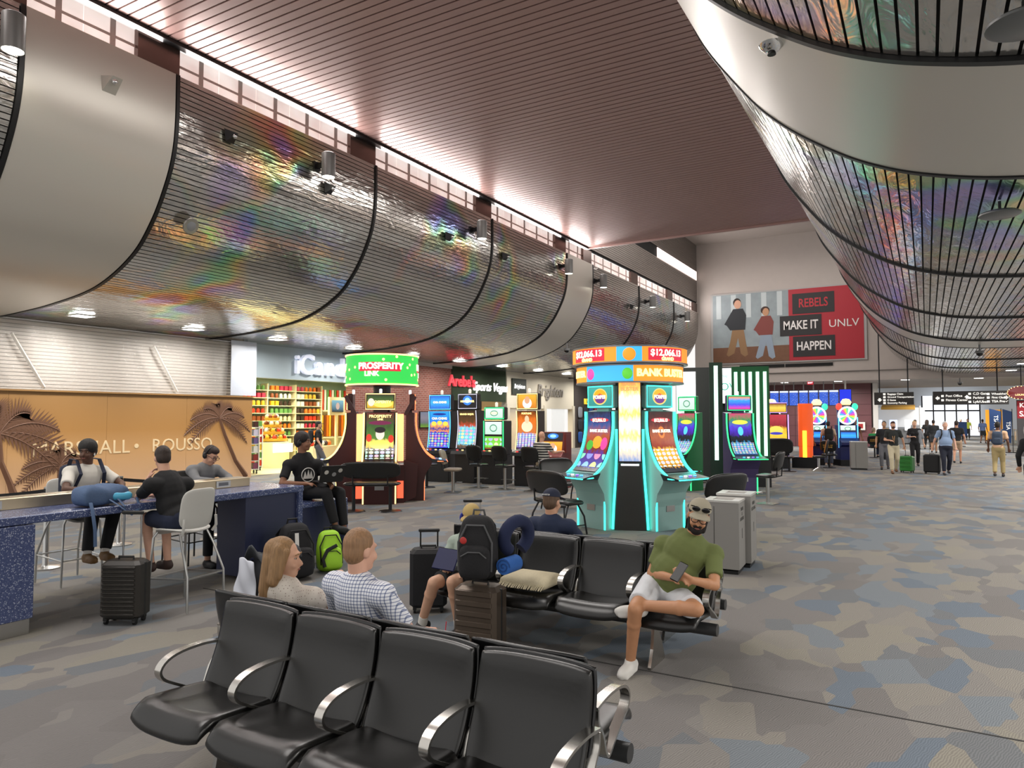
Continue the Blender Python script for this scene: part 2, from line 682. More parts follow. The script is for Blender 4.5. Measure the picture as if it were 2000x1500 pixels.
# ---- far wall with billboard over the lower passage
wf = struct(MB().box((-4.0, 44.85, 8.5), (17.2, .2, 9.0)).build('wall_far', M_DRYWALL, smooth=False))
MB().box((-4.0, 44.70, 4.55), (17.0, .1, .03)).build('reveal', mat('reveal', '6d6864', .7), wf, smooth=False)
struct(MB().box((-3.5, 52.0, 4.1), (19, 14.2, .1)).build('ceiling_passage', mat('passage_ceiling', 'a39d9a', .7), smooth=False))
for k, x in enumerate((-8.55, -5.9)):
    MB().box((x, 44.72, 4.98), (2.6, .06, .18)).build('vent_slot', M_BACK, wf, smooth=False)
# maroon panel wall behind the flight screens, panel by panel
M_MAROON = mat('maroon_panel', '6a4347', .45, noise=.08, nscale=2)
mw = struct(MB().box((-7.5, 50.1, 2.05), (9.2, .2, 4.1)).build('wall_maroon', mat('maroon_joint', '2c1a1c', .7), smooth=False))
for i in range(6):
    for j in range(6):
        MB().box((-12 + .77 + i * 1.5, 49.98, .34 + j * .68), (1.48, .05, .665)).build('panel', M_MAROON, mw, smooth=False)
struct(MB().box((-2.75, 50.0, 2.05), (.28, .3, 4.1)).build('trim_1', mat('white_trim', 'cfccc8', .5), smooth=False))

# ---- left storefront line
sw = struct(MB().box((-19.3, 12.0, 2.2), (.2, 31, 4.4)).build('wall_storefront', M_DRYWALL, smooth=False))
bpy.data.objects.remove(sw)
br_m = NT('brick', .8)
tc = br_m.n('TexCoord')
sx_ = br_m.n('SeparateXYZ')
br_m.l(tc, 'Object', sx_, 0)
mp = br_m.n('CombineXYZ')
br_m.l(sx_, 'Y', mp, 0)
br_m.l(sx_, 'Z', mp, 1)
bt = br_m.n('TexBrick', i_Scale=1.0, i_Mortar_Size=.008, i_Brick_Width=.24, i_Row_Height=.085)
bt.inputs['Color1'].default_value = lin('8d5448')
bt.inputs['Color2'].default_value = lin('794439')
bt.inputs['Mortar'].default_value = lin('9a857a')
br_m.l(mp, 0, bt, 'Vector')
br_m.l(bt, 'Color', br_m.b, 'Base Color')
struct(MB().box((-19.15, 23.75, 2.15), (.3, 6.6, 4.3)).build('wall_brick', MATS['brick'], smooth=False))
struct(MB().box((-19.0, 23.75, 4.22), (.1, 6.6, .16)).build('trim_2', M_DRYWALL, smooth=False))
# candy shop shell: header, floor, inner walls
M_HEAD = mat('pale_blue_header', 'a9b8c0', .6)
hd = struct(MB().box((-19.1, 18.0, 3.76), (.3, 4.9, 1.1)).build('wall_candy_header', M_HEAD, smooth=False))
M_SAGE = mat('sage_wall', '8ba396', .7)
ci = struct(MB().box((-24.9, 20.8, 1.9), (.1, 12.8, 3.8)).build('wall_candy_back', M_SAGE, smooth=False))
struct(MB().box((-22.1, 14.4, 1.9), (5.7, .1, 3.8)).build('wall_candy_side_a', M_SAGE, smooth=False))
struct(MB().box((-22.1, 27.2, 1.9), (5.7, .1, 3.8)).build('wall_candy_side_b', M_SAGE, smooth=False))
struct(MB().box((-22.1, 20.8, 3.8), (5.7, 12.8, .1)).build('ceiling_candy', mat('candy_ceiling', 'e8e2cc', .7), smooth=False))
struct(MB().box((-22.0, 20.8, .004), (5.9, 12.8, .008)).build('floor_candy', mat('candy_floor', 'd9d2a8', .3), smooth=False))
for x, y in ((-20.8, 16.6), (-20.8, 19.6), (-23.0, 18.5), (-23.0, 21.5), (-22.6, 24.5)):
    area_light('shop_lamp', (x, y, 3.7), .9, 110, color=(1, .93, .66))
# jersey shop and jewellery shop
M_HEDGE = mat('green_felt_header', '26351f', .9, noise=.3, nscale=30)
js = struct(MB().box((-19.15, 29.55, 3.5), (.3, 4.9, 1.6)).build('wall_jersey_header', M_HEDGE, smooth=False))
struct(MB().box((-20.6, 29.55, 1.4), (.2, 4.9, 2.8)).build('wall_jersey_back', mat('jersey_back', '33302e', .8), smooth=False))
M_CREAM = mat('cream_front', 'cfc7b4', .6)
jw = struct(MB().box((-19.15, 36.2, 3.35), (.3, 8.2, 1.9)).build('wall_jewellery_header', M_CREAM, smooth=False))
for y in (32.2, 34.0, 36.4, 40.2):
    MB().box((-19.12, y, 1.3), (.35, .3, 2.6)).build('pilaster', M_CREAM, jw, smooth=False)
struct(MB().box((-21.5, 36.2, 1.9), (.1, 8.2, 3.8)).build('wall_jewellery_back', mat('jewellery_back', 'c3a878', .7), smooth=False))
for y in (33.2, 35.2, 38.2):
    struct(MB().box((-19.05, y, 1.3), (.03, 1.7, 2.5)).build('window_shop', mat('shop_glass', 'e8f0f0', .03, alpha=.18), smooth=False))
    area_light('shop_lamp', (-20.4, y, 2.5), .6, 60, color=(1, .9, .72))
struct(MB().box((-19.1, 42.5, 2.15), (.3, 4.4, 4.3)).build('wall_souvenir', mat('souvenir_dark', '423b38', .8), smooth=False))

# ---- passage beyond: right-hand shops and far end
struct(MB().box((7.0, 56, 2.05), (.2, 22, 4.1)).build('wall_passage_right', mat('cream_lit', 'e3cf9c', .7), smooth=False))
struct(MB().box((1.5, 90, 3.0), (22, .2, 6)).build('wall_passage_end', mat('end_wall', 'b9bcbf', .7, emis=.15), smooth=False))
struct(MB().box((-4.9, 72, 2.6), (.2, 30, 5.2)).build('wall_passage_left', mat('passage_maroon', '6d4a49', .6), smooth=False))
struct(MB().box((1.5, 75, 5.2), (13, 32, .1)).build('ceiling_passage_end', mat('passage_end_ceiling', 'b3b3b0', .6), smooth=False))

# ---- downlight lenses
M_LENS = mat('downlight_lens', 'ffffff', .5, emis=9.0)
lens = None
for p in [(-17.4, y, 4.325) for y in (3.3, 6.4, 9.45, 12.45, 15.4, 18.8, 22.1, 25.4, 29.0, 32.6, 36.0, 40.0)] + [(3.6, y, 4.19) for y in (7.0, 12.0, 17.0, 22.0, 27.0, 32.0, 37.0, 42.0)] + [(x, 46.2, 4.04) for x in (-7.5, -4.5, -1.0, 2.5)]:
    if lens is None:
        lens = thing('downlight', 'square recessed downlight glowing white in the soffit over the orange hoarding', 'downlight', p, 0, 'recessed downlights in the soffits')
        MB().box((0, 0, 0), (.42, .42, .02)).build('lens', M_LENS, lens, smooth=False)
        MB().box((0, .225, 0), (.48, .03, .035)).box((0, -.225, 0), (.48, .03, .035)).box((.225, 0, 0), (.03, .42, .035)).box((-.225, 0, 0), (.03, .42, .035)).build('frame', M_WHITE, lens, smooth=False)
    else:
        x_, y_ = p[:2]
        dup(lens, p, label='square recessed downlight glowing white in the soffit over ' + ('the walkway' if x_ > 3 else 'the passage mouth' if y_ > 46 else 'the orange hoarding' if y_ < 15 else 'the candy shop' if y_ < 20.5 else 'the brick wall' if y_ < 27 else 'the jersey shop' if y_ < 32 else 'the jewellery shop'))

# ---- cylinder spot lamps on the left bulkhead
M_LENS2 = mat('spot_lens', 'fffbe8', .4, emis=14.0)
first = None
lamps = []
for y in (5.35, 12.0, 18.65, 24.95, 28.4, 34.8, 40.9):
    p = (-11.95, y, 7.78)
    if first is None:
        first = thing('cylinder_lamp', 'grey cylinder spot lamp mounted on the slatted bulkhead', 'lamp', p, 0, 'cylinder lamps along the bulkhead')
        MB().lathe([(.15, -.255), (.15, -.28), (.16, -.28), (.16, .28), (.13, .3), (.001, .3)], 20, cap=False).build('housing', mat('lamp_grey', '6f6e6c', .45, .3), first)
        MB().lathe([(.001, -.262), (.145, -.262)], 20).build('lens', M_LENS2, first)
        MB().box((-.26, 0, .05), (.24, .07, .12)).box((-.37, 0, .05), (.04, .2, .2)).build('bracket', M_DARK, first)
    else:
        dup(first, p)
    lab = {5.35: 'grey cylinder lamp, lit, next to the first smooth white panel', 12.0: 'grey cylinder lamp, unlit, on the first slatted bulkhead panel', 18.65: 'lit grey cylinder lamp on the second slatted bulkhead panel', 24.95: 'lit grey cylinder lamp just before the narrow white curved panel', 28.4: 'lit grey cylinder lamp just past the narrow white curved panel', 34.8: 'lit grey cylinder lamp midway between the narrow white panel and billboard wall', 40.9: 'lit grey cylinder lamp on the bulkhead nearest the billboard wall'}[y]
    lamps.append(lab)
    [o for o in COL.objects if o.name.startswith('cylinder_lamp')][-1]['label'] = lab
    if y != 12.0:
        d = bpy.data.lights.new('cylinder_spot', 'SPOT')
        d.energy = 420
        d.color = (1, .96, .84)
        d.spot_size = R(52)
        d.spot_blend = .5
        d.shadow_soft_size = .1
        o = bpy.data.objects.new('cylinder_spot', d)
        COL.objects.link(o)
        o.location = (-12.0, y, 7.5)
        o.rotation_euler = (0, R(-14), 0)
# small black pyramid projectors, cameras and sensors on the bulkhead
pj = None
for y, z in ((9.55, 7.72), (12.35, 7.42), (17.3, 7.35), (20.6, 7.4), (32.6, 7.3)):
    p = (-12.3, y, z)
    if pj is None:
        pj = thing('projector', 'small black pyramid projector beside the first white panel', 'projector', p, 0, 'pyramid projectors on the bulkhead')
        MB().add([(0, -.14, .1), (0, .14, .1), (0, .1, -.16), (0, -.1, -.16), (.26, 0, -.02)], [(0, 1, 4), (1, 2, 4), (2, 3, 4), (3, 0, 4), (3, 2, 1, 0)]).build('shell', M_BLACK, pj, smooth=False)
        MB().ell((.16, 0, -.06), .05).build('lens', M_CHROME, pj)
        MB().box((-.04, 0, 0), (.14, .05, .05)).build('mount', M_BLACK, pj, smooth=False)
    else:
        dup(pj, p, label={12.35: 'small black pyramid projector just below the unlit cylinder lamp', 17.3: 'small black pyramid projector on the second slatted panel', 20.6: 'small black pyramid projector on the third slatted panel', 32.6: 'small black pyramid projector past the narrow white panel'}[y])
t = thing('projector', 'white pyramid-shaped projector on the smooth white panel', 'projector', (-12.33, 7.05, 7.75))
MB().add([(0, -.15, .12), (0, .15, .12), (0, .12, -.14), (0, -.12, -.14), (.22, .12, .1), (.22, -.06, .1)], [(0, 1, 4, 5), (1, 2, 4), (3, 0, 5), (2, 3, 5, 4), (3, 2, 1, 0)]).build('shell', M_PANEL, t, smooth=False)
MB().ell((.17, 0, .02), .055).build('lens', M_CHROME, t)
t = thing('loudspeaker', 'round silver loudspeaker disc on the curved left slats', 'loudspeaker', (-12.78, 9.05, 5.76))
MB().lathe([(.001, 0), (.16, 0), (.17, -.02), (.17, -.03)], 24).build('disc', M_STEEL, t)
MB().lathe([(.001, .01), (.08, .008), (.1, 0)], 20).build('cone', M_GREY, t)
t.rotation_euler = (0, R(120), 0)
for x, y, z, lab in ((.55, 5.0, 4.22, 'large dark round loudspeaker hung under the right-hand slats next to the white panel'), (.75, 9.4, 4.16, 'flat grey round loudspeaker under the right-hand slats beyond the white panel')):
    t = thing('ceiling_loudspeaker', lab, 'loudspeaker', (x, y, z))
    MB().lathe([(.001, -.05), (.17, -.05), (.2, -.035), (.2, -.02), (.17, 0)], 28).build('disc', mat('speaker_grey', '6a6c6c', .35, .5), t)
    MB().cyl((0, 0, 0), (0, 0, .12), .015).build('stem', M_DARK, t)


def dome_camera(loc, lab):
    t = thing('dome_camera', lab, 'camera', loc)
    MB().lathe([(.001, .06), (.12, .06), (.13, .02), (.12, -.02)], 20).build('housing', M_GREY, t)
    MB().lathe([(.1, -.02), (.09, -.07), (.05, -.11), (.001, -.12)], 20).build('dome', mat('dome_black', '08080a', .1), t)
    MB().cyl((0, 0, .06), (0, 0, .3), .03).build('stem', M_GREY, t)


dome_camera((-13.0, 26.9, 4.72), 'dome security camera under the white panel of the bulkhead')
dome_camera((1.5, 26.9, 3.95), 'dome security camera hung under the right-hand white panel')
dome_camera((1.6, 45.5, 3.75), 'black dome security camera over the passage signs')
t = thing('dome_camera', 'silver dome camera at the edge of the nearest white panel', 'camera', (-1.02, 5.95, 4.93))
MB().lathe([(.001, -.07), (.05, -.06), (.09, -.02), (.1, 0)], 18).build('dome', M_CHROME, t)
MB().lathe([(.035, -.085), (.03, -.06)], 12).build('lens', M_BLACK, t)
# ================================================================ SEATING
M_VINYL = mat('black_vinyl', '121211', .3, bump=.03, bscale=40, spec=.55)
M_SHELL = mat('black_shell', '0e0e0f', .22)
M_ALU = mat('polished_aluminium', 'c4c1bb', .24, 1.0)
M_BEAM = mat('beam_grey', '4a4b4c', .38, .7)


def seat_row(name, label, x0, yb, n, face, group, pitch=.58, arms=None):
    """beam seat unit; x0 centre of first seat, yb = Y of the backrest tops, face -1 looks to -Y, +1 to +Y"""
    t = thing(name, label, 'airport seats', (x0 + pitch * (n - 1) / 2, yb, 0), 0 if face < 0 else math.pi, group)
    xs = [(-(n - 1) / 2 + i) * pitch for i in range(n)]
    W = pitch - .022

    def bend_seat(q):
        u = q.y / .25          # -1 front, +1 rear
        z = .425 + q.z - .02 * u + (.035 * math.cos(q.x / (W / 2) * 1.4) * -1 + .02) * (1 if u > -.6 else .4)
        if u < -.55:
            z -= .075 * ((-u - .55) / .45) ** 2
        return (q.x, q.y - .36, z)

    def bend_back(q):
        v = (q.y + .25) / .5   # 0 bottom .. 1 top
        y = -.15 + .15 * v + .03 * math.sin(v * math.pi) - q.z + .025 * (abs(q.x) / (W / 2)) ** 2 * -1
        return (q.x, y, .40 + .46 * v)
    sm = bm = hm = None
    for x in xs:
        if sm is None:
            s = MB().slab(W, .5, .075, 14, 8, .14, bend_seat).build('seat_cushion', M_VINYL, t, angle=80)
            b = MB().slab(W, .5, .05, 16, 10, .09, bend_back).build('backrest', M_VINYL, t, angle=80)
            h = MB().slab(W + .015, .51, .022, 16, 12, .08, lambda q: Vector(bend_back(q)) + Vector((0, .03, .003))).build('back_shell', M_SHELL, t, angle=80)
            sm, bm, hm = s.data, b.data, h.data
        else:
            s, b, h = (bpy.data.objects.new(nm, d) for nm, d in (('seat_cushion', sm), ('backrest', bm), ('back_shell', hm)))
            for o in (s, b, h):
                COL.objects.link(o)
                o.parent = t
        for o in (s, b, h):
            o.location.x = x
    am = None
    path = [(-.04, .63), (-.16, .645), (-.30, .64), (-.385, .615), (-.425, .57), (-.41, .525), (-.35, .485), (-.25, .43), (-.18, .385), (-.155, .385), (-.13, .42), (-.1, .5), (-.055, .56), (-.05, .62)]
    path = [tuple(p) for p in catmull(path, 3)]
    for i in (arms if arms is not None else range(n + 1)):
        x = (-n / 2 + i) * pitch
        if am is None:
            a = MB().ribbon(path, .048, .014, 'X').build('armrest', M_ALU, t, angle=50)
            am = a.data
        else:
            a = bpy.data.objects.new('armrest', am)
            COL.objects.link(a)
            a.parent = t
        a.location.x = x
    L = n * pitch
    MB().cyl((-L / 2 - .06, -.33, .335), (L / 2 + .06, -.33, .335), .045, n=16).build('beam', M_BEAM, t)
    lm = None
    for x in (-L / 2 + .42, L / 2 - .42):
        if lm is None:
            l = MB().prism([(-.37, .31), (-.29, .31), (-.20, .16), (-.13, .02), (-.13, 0), (-.2, 0), (-.42, .0), (-.46, 0), (-.46, .02), (-.40, .14)], -.012, .012, 'X').build('leg', M_ALU, t, smooth=False)
            lm = l.data
        else:
            l = bpy.data.objects.new('leg', lm)
            COL.objects.link(l)
            l.parent = t
        l.location.x = x
        br_ = MB().box((x, -.22, .375), (.06, .3, .03)).build('bracket', M_BEAM, t, smooth=False)
    return t


seat_row('beam_seat_row', 'row of four empty black vinyl seats with looped aluminium armrests', -3.23, 2.78, 4, -1, 'beam seating')
seat_row('beam_seat_row', 'row of black seats occupied by the woman and the man in a checked shirt', -3.46, 2.88, 4, 1, 'beam seating', .62)
seat_row('beam_seat_row', 'row of black seats holding the fringed cushion and the man in olive', -3.49, 5.68, 4, -1, 'beam seating', .59)
seat_row('beam_seat_row', 'row of black seats occupied by the man in the navy cap', -3.72, 5.78, 4, 1, 'beam seating', .62)

# fringed cushion
t = thing('fringed_cushion', 'cream woven cushion with fringed edges on a black seat', 'cushion', (-2.91, 5.33, .535))
M_WOOL = mat('cream_wool', 'cfc4a6', .9, noise=.12, nscale=60, bump=.3, bscale=120)
MB().slab(.44, .36, .12, 12, 3, .1).build('pad', M_WOOL, t, angle=80)
fr = MB()
for i in range(30):
    x = -.2 + .4 * i / 29
    fr.cyl((x, -.17, 0), (x + random.uniform(-.008, .008), -.225, -.03), .004, n=5)
o = fr.build('fringe', M_WOOL, t)
o['kind'] = 'stuff'

# ---- terrazzo charging counter
tz = NT('blue_terrazzo', .22)
tc = tz.n('TexCoord')
vo = tz.n('TexVoronoi', i_Scale=150.0)
tz.l(tc, 'Object', vo, 'Vector')
sp = tz.n('SeparateColor')
tz.l(vo, 'Color', sp, 0)
rp = tz.ramp([(0, '46527c'), (.55, '4d5980'), (.7, '5d688c'), (.84, 'a9b2c6'), (.93, '3b466f')], 'CONSTANT')
tz.l(sp, 'Red', rp, 0)
tz.l(rp, 0, tz.b, 'Base Color')
M_TERR = MATS['blue_terrazzo']
M_NAVY = mat('navy_laminate', '2a3050', .45)
t = thing('charging_counter', 'long bar-height charging counter in speckled blue terrazzo with steel outlet rail', 'counter', (-7.45, 4.0, 0))
MB().cbox((0, .2, 1.0), (1.2, 4.65, .075), .008).build('worktop', M_TERR, t, smooth=False)
MB().cbox((0, -1.2, .545), (1.2, 1.15, .82), .006).build('end_block', M_TERR, t, smooth=False)
MB().box((0, -1.2, .065), (1.16, 1.11, .13)).build('kick_plate', M_STEEL, t, smooth=False)
MB().box((0, 2.48, .5), (1.18, .07, .97)).build('end_panel', M_TERR, t, smooth=False)
MB().box((.3, 2.06, .5), (.5, .78, .93)).build('end_cabinet', M_NAVY, t, smooth=False)
MB().cbox((-.08, .05, 1.09), (.24, 4.2, .11), .006).build('outlet_rail', mat('champagne_steel', 'b9a98c', .3, .8), t, smooth=False)
for y in (-.75, .45, 1.75):
    o = MB().box((.045, y, 1.09), (.012, .2, .075)).build('outlet_plate', M_STEEL, t, smooth=False)
    MB().box((.053, y, 1.09), (.006, .13, .04)).build('socket', mat('socket_grey', '6d6f70', .5), o, smooth=False)
MB().prism([(-.10, 1.04), (.10, 1.04), (.02, 1.14), (-.02, 1.14)], -1.35, -1.0, 'Y').build('rail_end', M_STEEL, t, smooth=False)
t = thing('terrazzo_bench', 'lower blue terrazzo bench with navy front beyond the charging counter', 'bench', (-7.45, 6.95, 0))
MB().cbox((0, 0, .77), (1.12, .82, .06), .006).build('seat_slab', M_TERR, t, smooth=False)
MB().box((0, .38, .41), (1.12, .06, .66)).build('end_panel', M_TERR, t, smooth=False)
MB().box((0, -.02, .42), (1.04, .74, .64)).build('front_panel', M_NAVY, t, smooth=False)
MB().box((0, 0, .05), (1.0, .76, .1)).build('kick_plate', M_STEEL, t, smooth=False)


def bar_stool(loc, rz, lab, shell, frame):
    t = thing('bar_stool', lab, 'stool', loc, rz, 'high stools at the counter')
    MB().slab(.44, .42, .03, 10, 6, .35, lambda q: (q.x, q.y, .76 + q.z + .03 * (q.x / .22) ** 2 - (.05 * max(0, (-q.y - .12) / .09) ** 2 if q.y < -.12 else 0))).build('seat', shell, t, angle=80)
    MB().slab(.43, .4, .022, 10, 6, .3, lambda q: (q.x, .2 + .06 * (q.y + .2) / .4 - .05 * (q.x / .215) ** 2 + q.z, .99 + q.y)).build('backrest', shell, t, angle=80)
    for s in (-1, 1):
        MB().tube([(s * .19, .19, .74), (s * .21, .225, .8), (s * .2, .225, .9)], .014, 8).build('back_bracket', shell, t)
        MB().tube([(s * .17, -.16, .75), (s * .2, -.18, .70), (s * .22, -.2, .3), (s * .23, -.21, .012)], .012, 8).build('leg', frame, t)
        MB().tube([(s * .17, .14, .75), (s * .2, .2, .62), (s * .23, .31, .35), (s * .235, .32, .012)], .012, 8).build('leg', frame, t)
    MB().tube([(-.222, -.2, .3), (.222, -.2, .3), (.232, .31, .33), (-.232, .31, .33)], .009, 6, closed=True).build('footrest', frame, t)
    return t


M_SHW = mat('stool_shell', 'c9c8c2', .4)
M_FRM = mat('stool_frame', 'b7b7b4', .3, .8)
bar_stool((-6.55, 4.62, 0), R(-90) + R(8), 'white shell bar stool under the man in a black polo', M_SHW, M_FRM)
bar_stool((-8.52, 4.6, 0), R(90), 'grey bar stool under the man in a white T-shirt', M_SHW, M_FRM)
bar_stool((-8.35, 6.05, 0), R(90), 'black bar stool under the man in a grey jacket', M_BLACK, M_BLACK)


# ---- belt barrier posts and belts by the hoarding
posts = [(-10.9, 3.9), (-9.65, 4.88), (-10.45, 6.3), (-9.9, 7.65)]
first = None
for p in posts:
    if first is None:
        first = thing('barrier_post', 'steel barrier post farthest from the candy shop', 'barrier post', (*p, 0), 0, 'belt barrier posts')
        MB().lathe([(.001, .0), (.18, .0), (.18, .015), (.05, .03), (.035, .05), (.035, .95), (.04, .95), (.04, 1.02), (.001, 1.02)], 20).build('post', M_STEEL, first)
        MB().lathe([(.042, .93), (.042, 1.0)], 16).build('belt_head', M_BLACK, first)
    else:
        dup(first, (*p, 0), label={4.88: 'steel barrier post behind the man in the white T-shirt', 6.3: 'steel barrier post between the seated men and the orange hoarding', 7.65: 'steel barrier post with its round base beyond the man in grey'}[p[1]])
for a, b, lab in ((0, 1, 'black belt leading to the post behind the man in the white T-shirt'), (1, 2, 'black belt stretched behind the men at the counter'), (2, 3, 'black belt ending at the post beyond the man in grey')):
    A, B = Vector((*posts[a], .965)), Vector((*posts[b], .965))
    d = (B - A).normalized()
    A, B = A + d * .045, B - d * .045
    n = Vector((-d.y, d.x, 0)) * .002
    pts = [A + (B - A) * k / 8 - Vector((0, 0, .06 * math.sin(math.pi * k / 8))) for k in range(9)]
    m = MB()
    rings = [[p + n + Vector((0, 0, .025)), p - n + Vector((0, 0, .025)), p - n - Vector((0, 0, .025)), p + n - Vector((0, 0, .025))] for p in pts]
    tag(m.loft(rings).build('barrier_belt', mat('belt_black', '111113', .7)), lab, 'barrier belt', 'belts between the barrier posts')


# ---- litter bins
def litter_bin(loc, rz, w, d, h, lab, words_):
    t = thing('litter_bin', lab, 'bin', loc, rz, 'grey litter bins')
    M = mat('bin_grey', '8a8884', .5, .2)
    MB().box((0, 0, h / 2 + .03), (w, d, h - .06)).build('body', M, t, smooth=False)
    MB().box((0, 0, .02), (w - .04, d - .04, .04)).build('plinth', M_BLACK, t, smooth=False)
    MB().box((-w / 4 + .02, -d / 2 - .002, h / 2), (.004, .004, h - .1)).build('door_gap', M_BLACK, t, smooth=False)
    r = MB()
    o, i = (w / 2 + .005, d / 2 + .005), (w / 2 - .09, d / 2 - .09)
    z0, z1 = h, h + .025
    vs = [(sx * a, sy * b, z) for (a, b), z in ((o, z0), (o, z1), (i, z1), ((i[0] - .05, i[1] - .05), z0 - .05)) for sx, sy in ((-1, -1), (1, -1), (1, 1), (-1, 1))]
    fs = [(k * 4 + q, k * 4 + (q + 1) % 4, k * 4 + 4 + (q + 1) % 4, k * 4 + 4 + q) for k in range(3) for q in range(4)] + [(3, 2, 1, 0), (12, 13, 14, 15)]
    r.add(vs, fs).build('rim', mat('bin_rim', 'cfcdc8', .3, .4), t, smooth=False)
    mk = mat('bin_print', '5a5956', .6)
    for s, z in words_:
        text(s, .06, t, mk, (w / 2 + .002, 0, z), (90, 0, 90), .001)
    MB().box((w / 2 + .002, 0, h * .55), (.002, .03, .12)).build('pictogram', mk, t, smooth=False)
    return t


litter_bin((-2.21, 9.07, 0), R(3), .42, .44, .86, 'grey litter bin lettered for trash behind the man in olive', [('TRASH', .77), ('&', .71), ('LANDFILL', .65)])
litter_bin((-2.17, 9.55, 0), R(3), .42, .44, .9, 'grey recycling bin standing directly behind the trash bin', [('MIXED', .8), ('RECYCLING', .73)])
litter_bin((-2.18, 28.9, 0), R(10), .55, .5, 1.0, 'grey litter bin standing alone by the wheel games', [])

# ================================================================ LUGGAGE
def suitcase(loc, rz, w, d, h, shell, lab, ribs=0, rib_axis='z', handle=.4, parts=None, hm=None):
    t = thing('suitcase', lab, 'suitcase', loc, rz, None)
    MB().cbox((0, 0, .05 + h / 2), (w, d, h), min(w, d) * .14).build('shell', shell, t, angle=25)
    M = mat('case_trim', '161616', .5)
    MB().cbox((0, 0, .05 + h / 2), (w + .006, .03, h - .04), .005).build('zip_band', M, t)
    for k in range(ribs):
        if rib_axis == 'z':
            z = .05 + h * (.1 + .8 * k / (ribs - 1))
            for s in (-1, 1):
                MB().cbox((0, s * (d / 2 + .002), z), (w * .84, .026, h * .55 / ribs), .006).build('rib', shell, t)
        else:
            x = -w * .38 + w * .76 * k / (ribs - 1)
            for s in (-1, 1):
                MB().box((x, s * (d / 2 + .001), .05 + h / 2), (w * .3 / ribs, .008, h * .8)).build('rib', shell, t, smooth=False)
    for sx in (-1, 1):
        for sy in (-1, 1):
            wl = MB()
            wl.cyl((sx * (w / 2 - .05) - .012, sy * (d / 2 - .05), .025), (sx * (w / 2 - .05) + .012, sy * (d / 2 - .05), .025), .025, n=12)
            wl.build('wheel', M_BLACK, t)
            MB().box((sx * (w / 2 - .05), sy * (d / 2 - .05), .05), (.035, .045, .03)).build('wheel_mount', M, t, smooth=False)
    MB().tube([(-.07, 0, .05 + h), (-.07, 0, .075 + h), (.07, 0, .075 + h), (.07, 0, .05 + h)], .011, 6).build('grab_handle', M, t)
    if handle:
        yy = d / 2 - .03
        for s in (-1, 1):
            MB().cyl((s * .085, yy, .04 + h), (s * .085, yy, .05 + h + handle), .008, n=8).build('rod', hm or M_STEEL, t)
        MB().cbox((0, yy, .05 + h + handle), (.21, .03, .035), .008).build('pull_grip', M, t)
    return t


M_CASE = mat('charcoal_shell', '2d2a26', .38, .1)
suitcase((-6.47, 3.98, 0), R(28), .37, .24, .53, M_CASE, 'dark ribbed hard suitcase with raised handle beside the white bar stool', 12, 'z', .42)
suitcase((-3.16, 4.92, 0), R(6), .38, .25, .5, mat('bronze_shell', '5c5147', .35, .5), 'bronze hard suitcase carrying the black backpack', 6, 'z', 0)
suitcase((-4.28, 5.72, 0), R(35), .36, .25, .56, mat('black_nylon', '17171a', .75, bump=.2, bscale=200), 'black soft suitcase with raised handle on the floor beside the boy', 0, 'z', .16, hm=M_BLACK)
suitcase((-4.35, 6.6, 0), R(30), .38, .26, .62, mat('dark_grey_nylon', '2a2c2d', .75, bump=.2, bscale=200), 'dark grey suitcase with steel handle behind the boy', 0, 'z', .3)
suitcase((-3.85, 6.75, 0), R(20), .36, .24, .62, mat('white_shell', 'd4d3cf', .35), 'white suitcase standing behind the boy in the cap', 0, 'z', .08, hm=M_BLACK)
suitcase((-3.45, 6.8, 0), R(0), .36, .24, .56, mat('black_shell_case', '1a1a1c', .4), 'black suitcase with black pull handle behind the backpack', 0, 'z', .34, hm=M_BLACK)
suitcase((-.62, 28.1, 0), R(-20), .42, .28, .52, mat('green_shell', '2f7a33', .4), 'bright green suitcase pulled by the man with a lanyard', 4, 'z', .42, hm=M_BLACK)
suitcase((.12, 27.9, 0), R(-10), .48, .3, .6, mat('black_soft', '121214', .7), 'black suitcase pulled by the man in a blue shirt', 0, 'z', .42)
suitcase((-1.5, 36.2, 0), R(15), .45, .3, .6, mat('black_soft2', '17171a', .7), 'black suitcase beside the seated traveller in green', 0, 'z', .3)


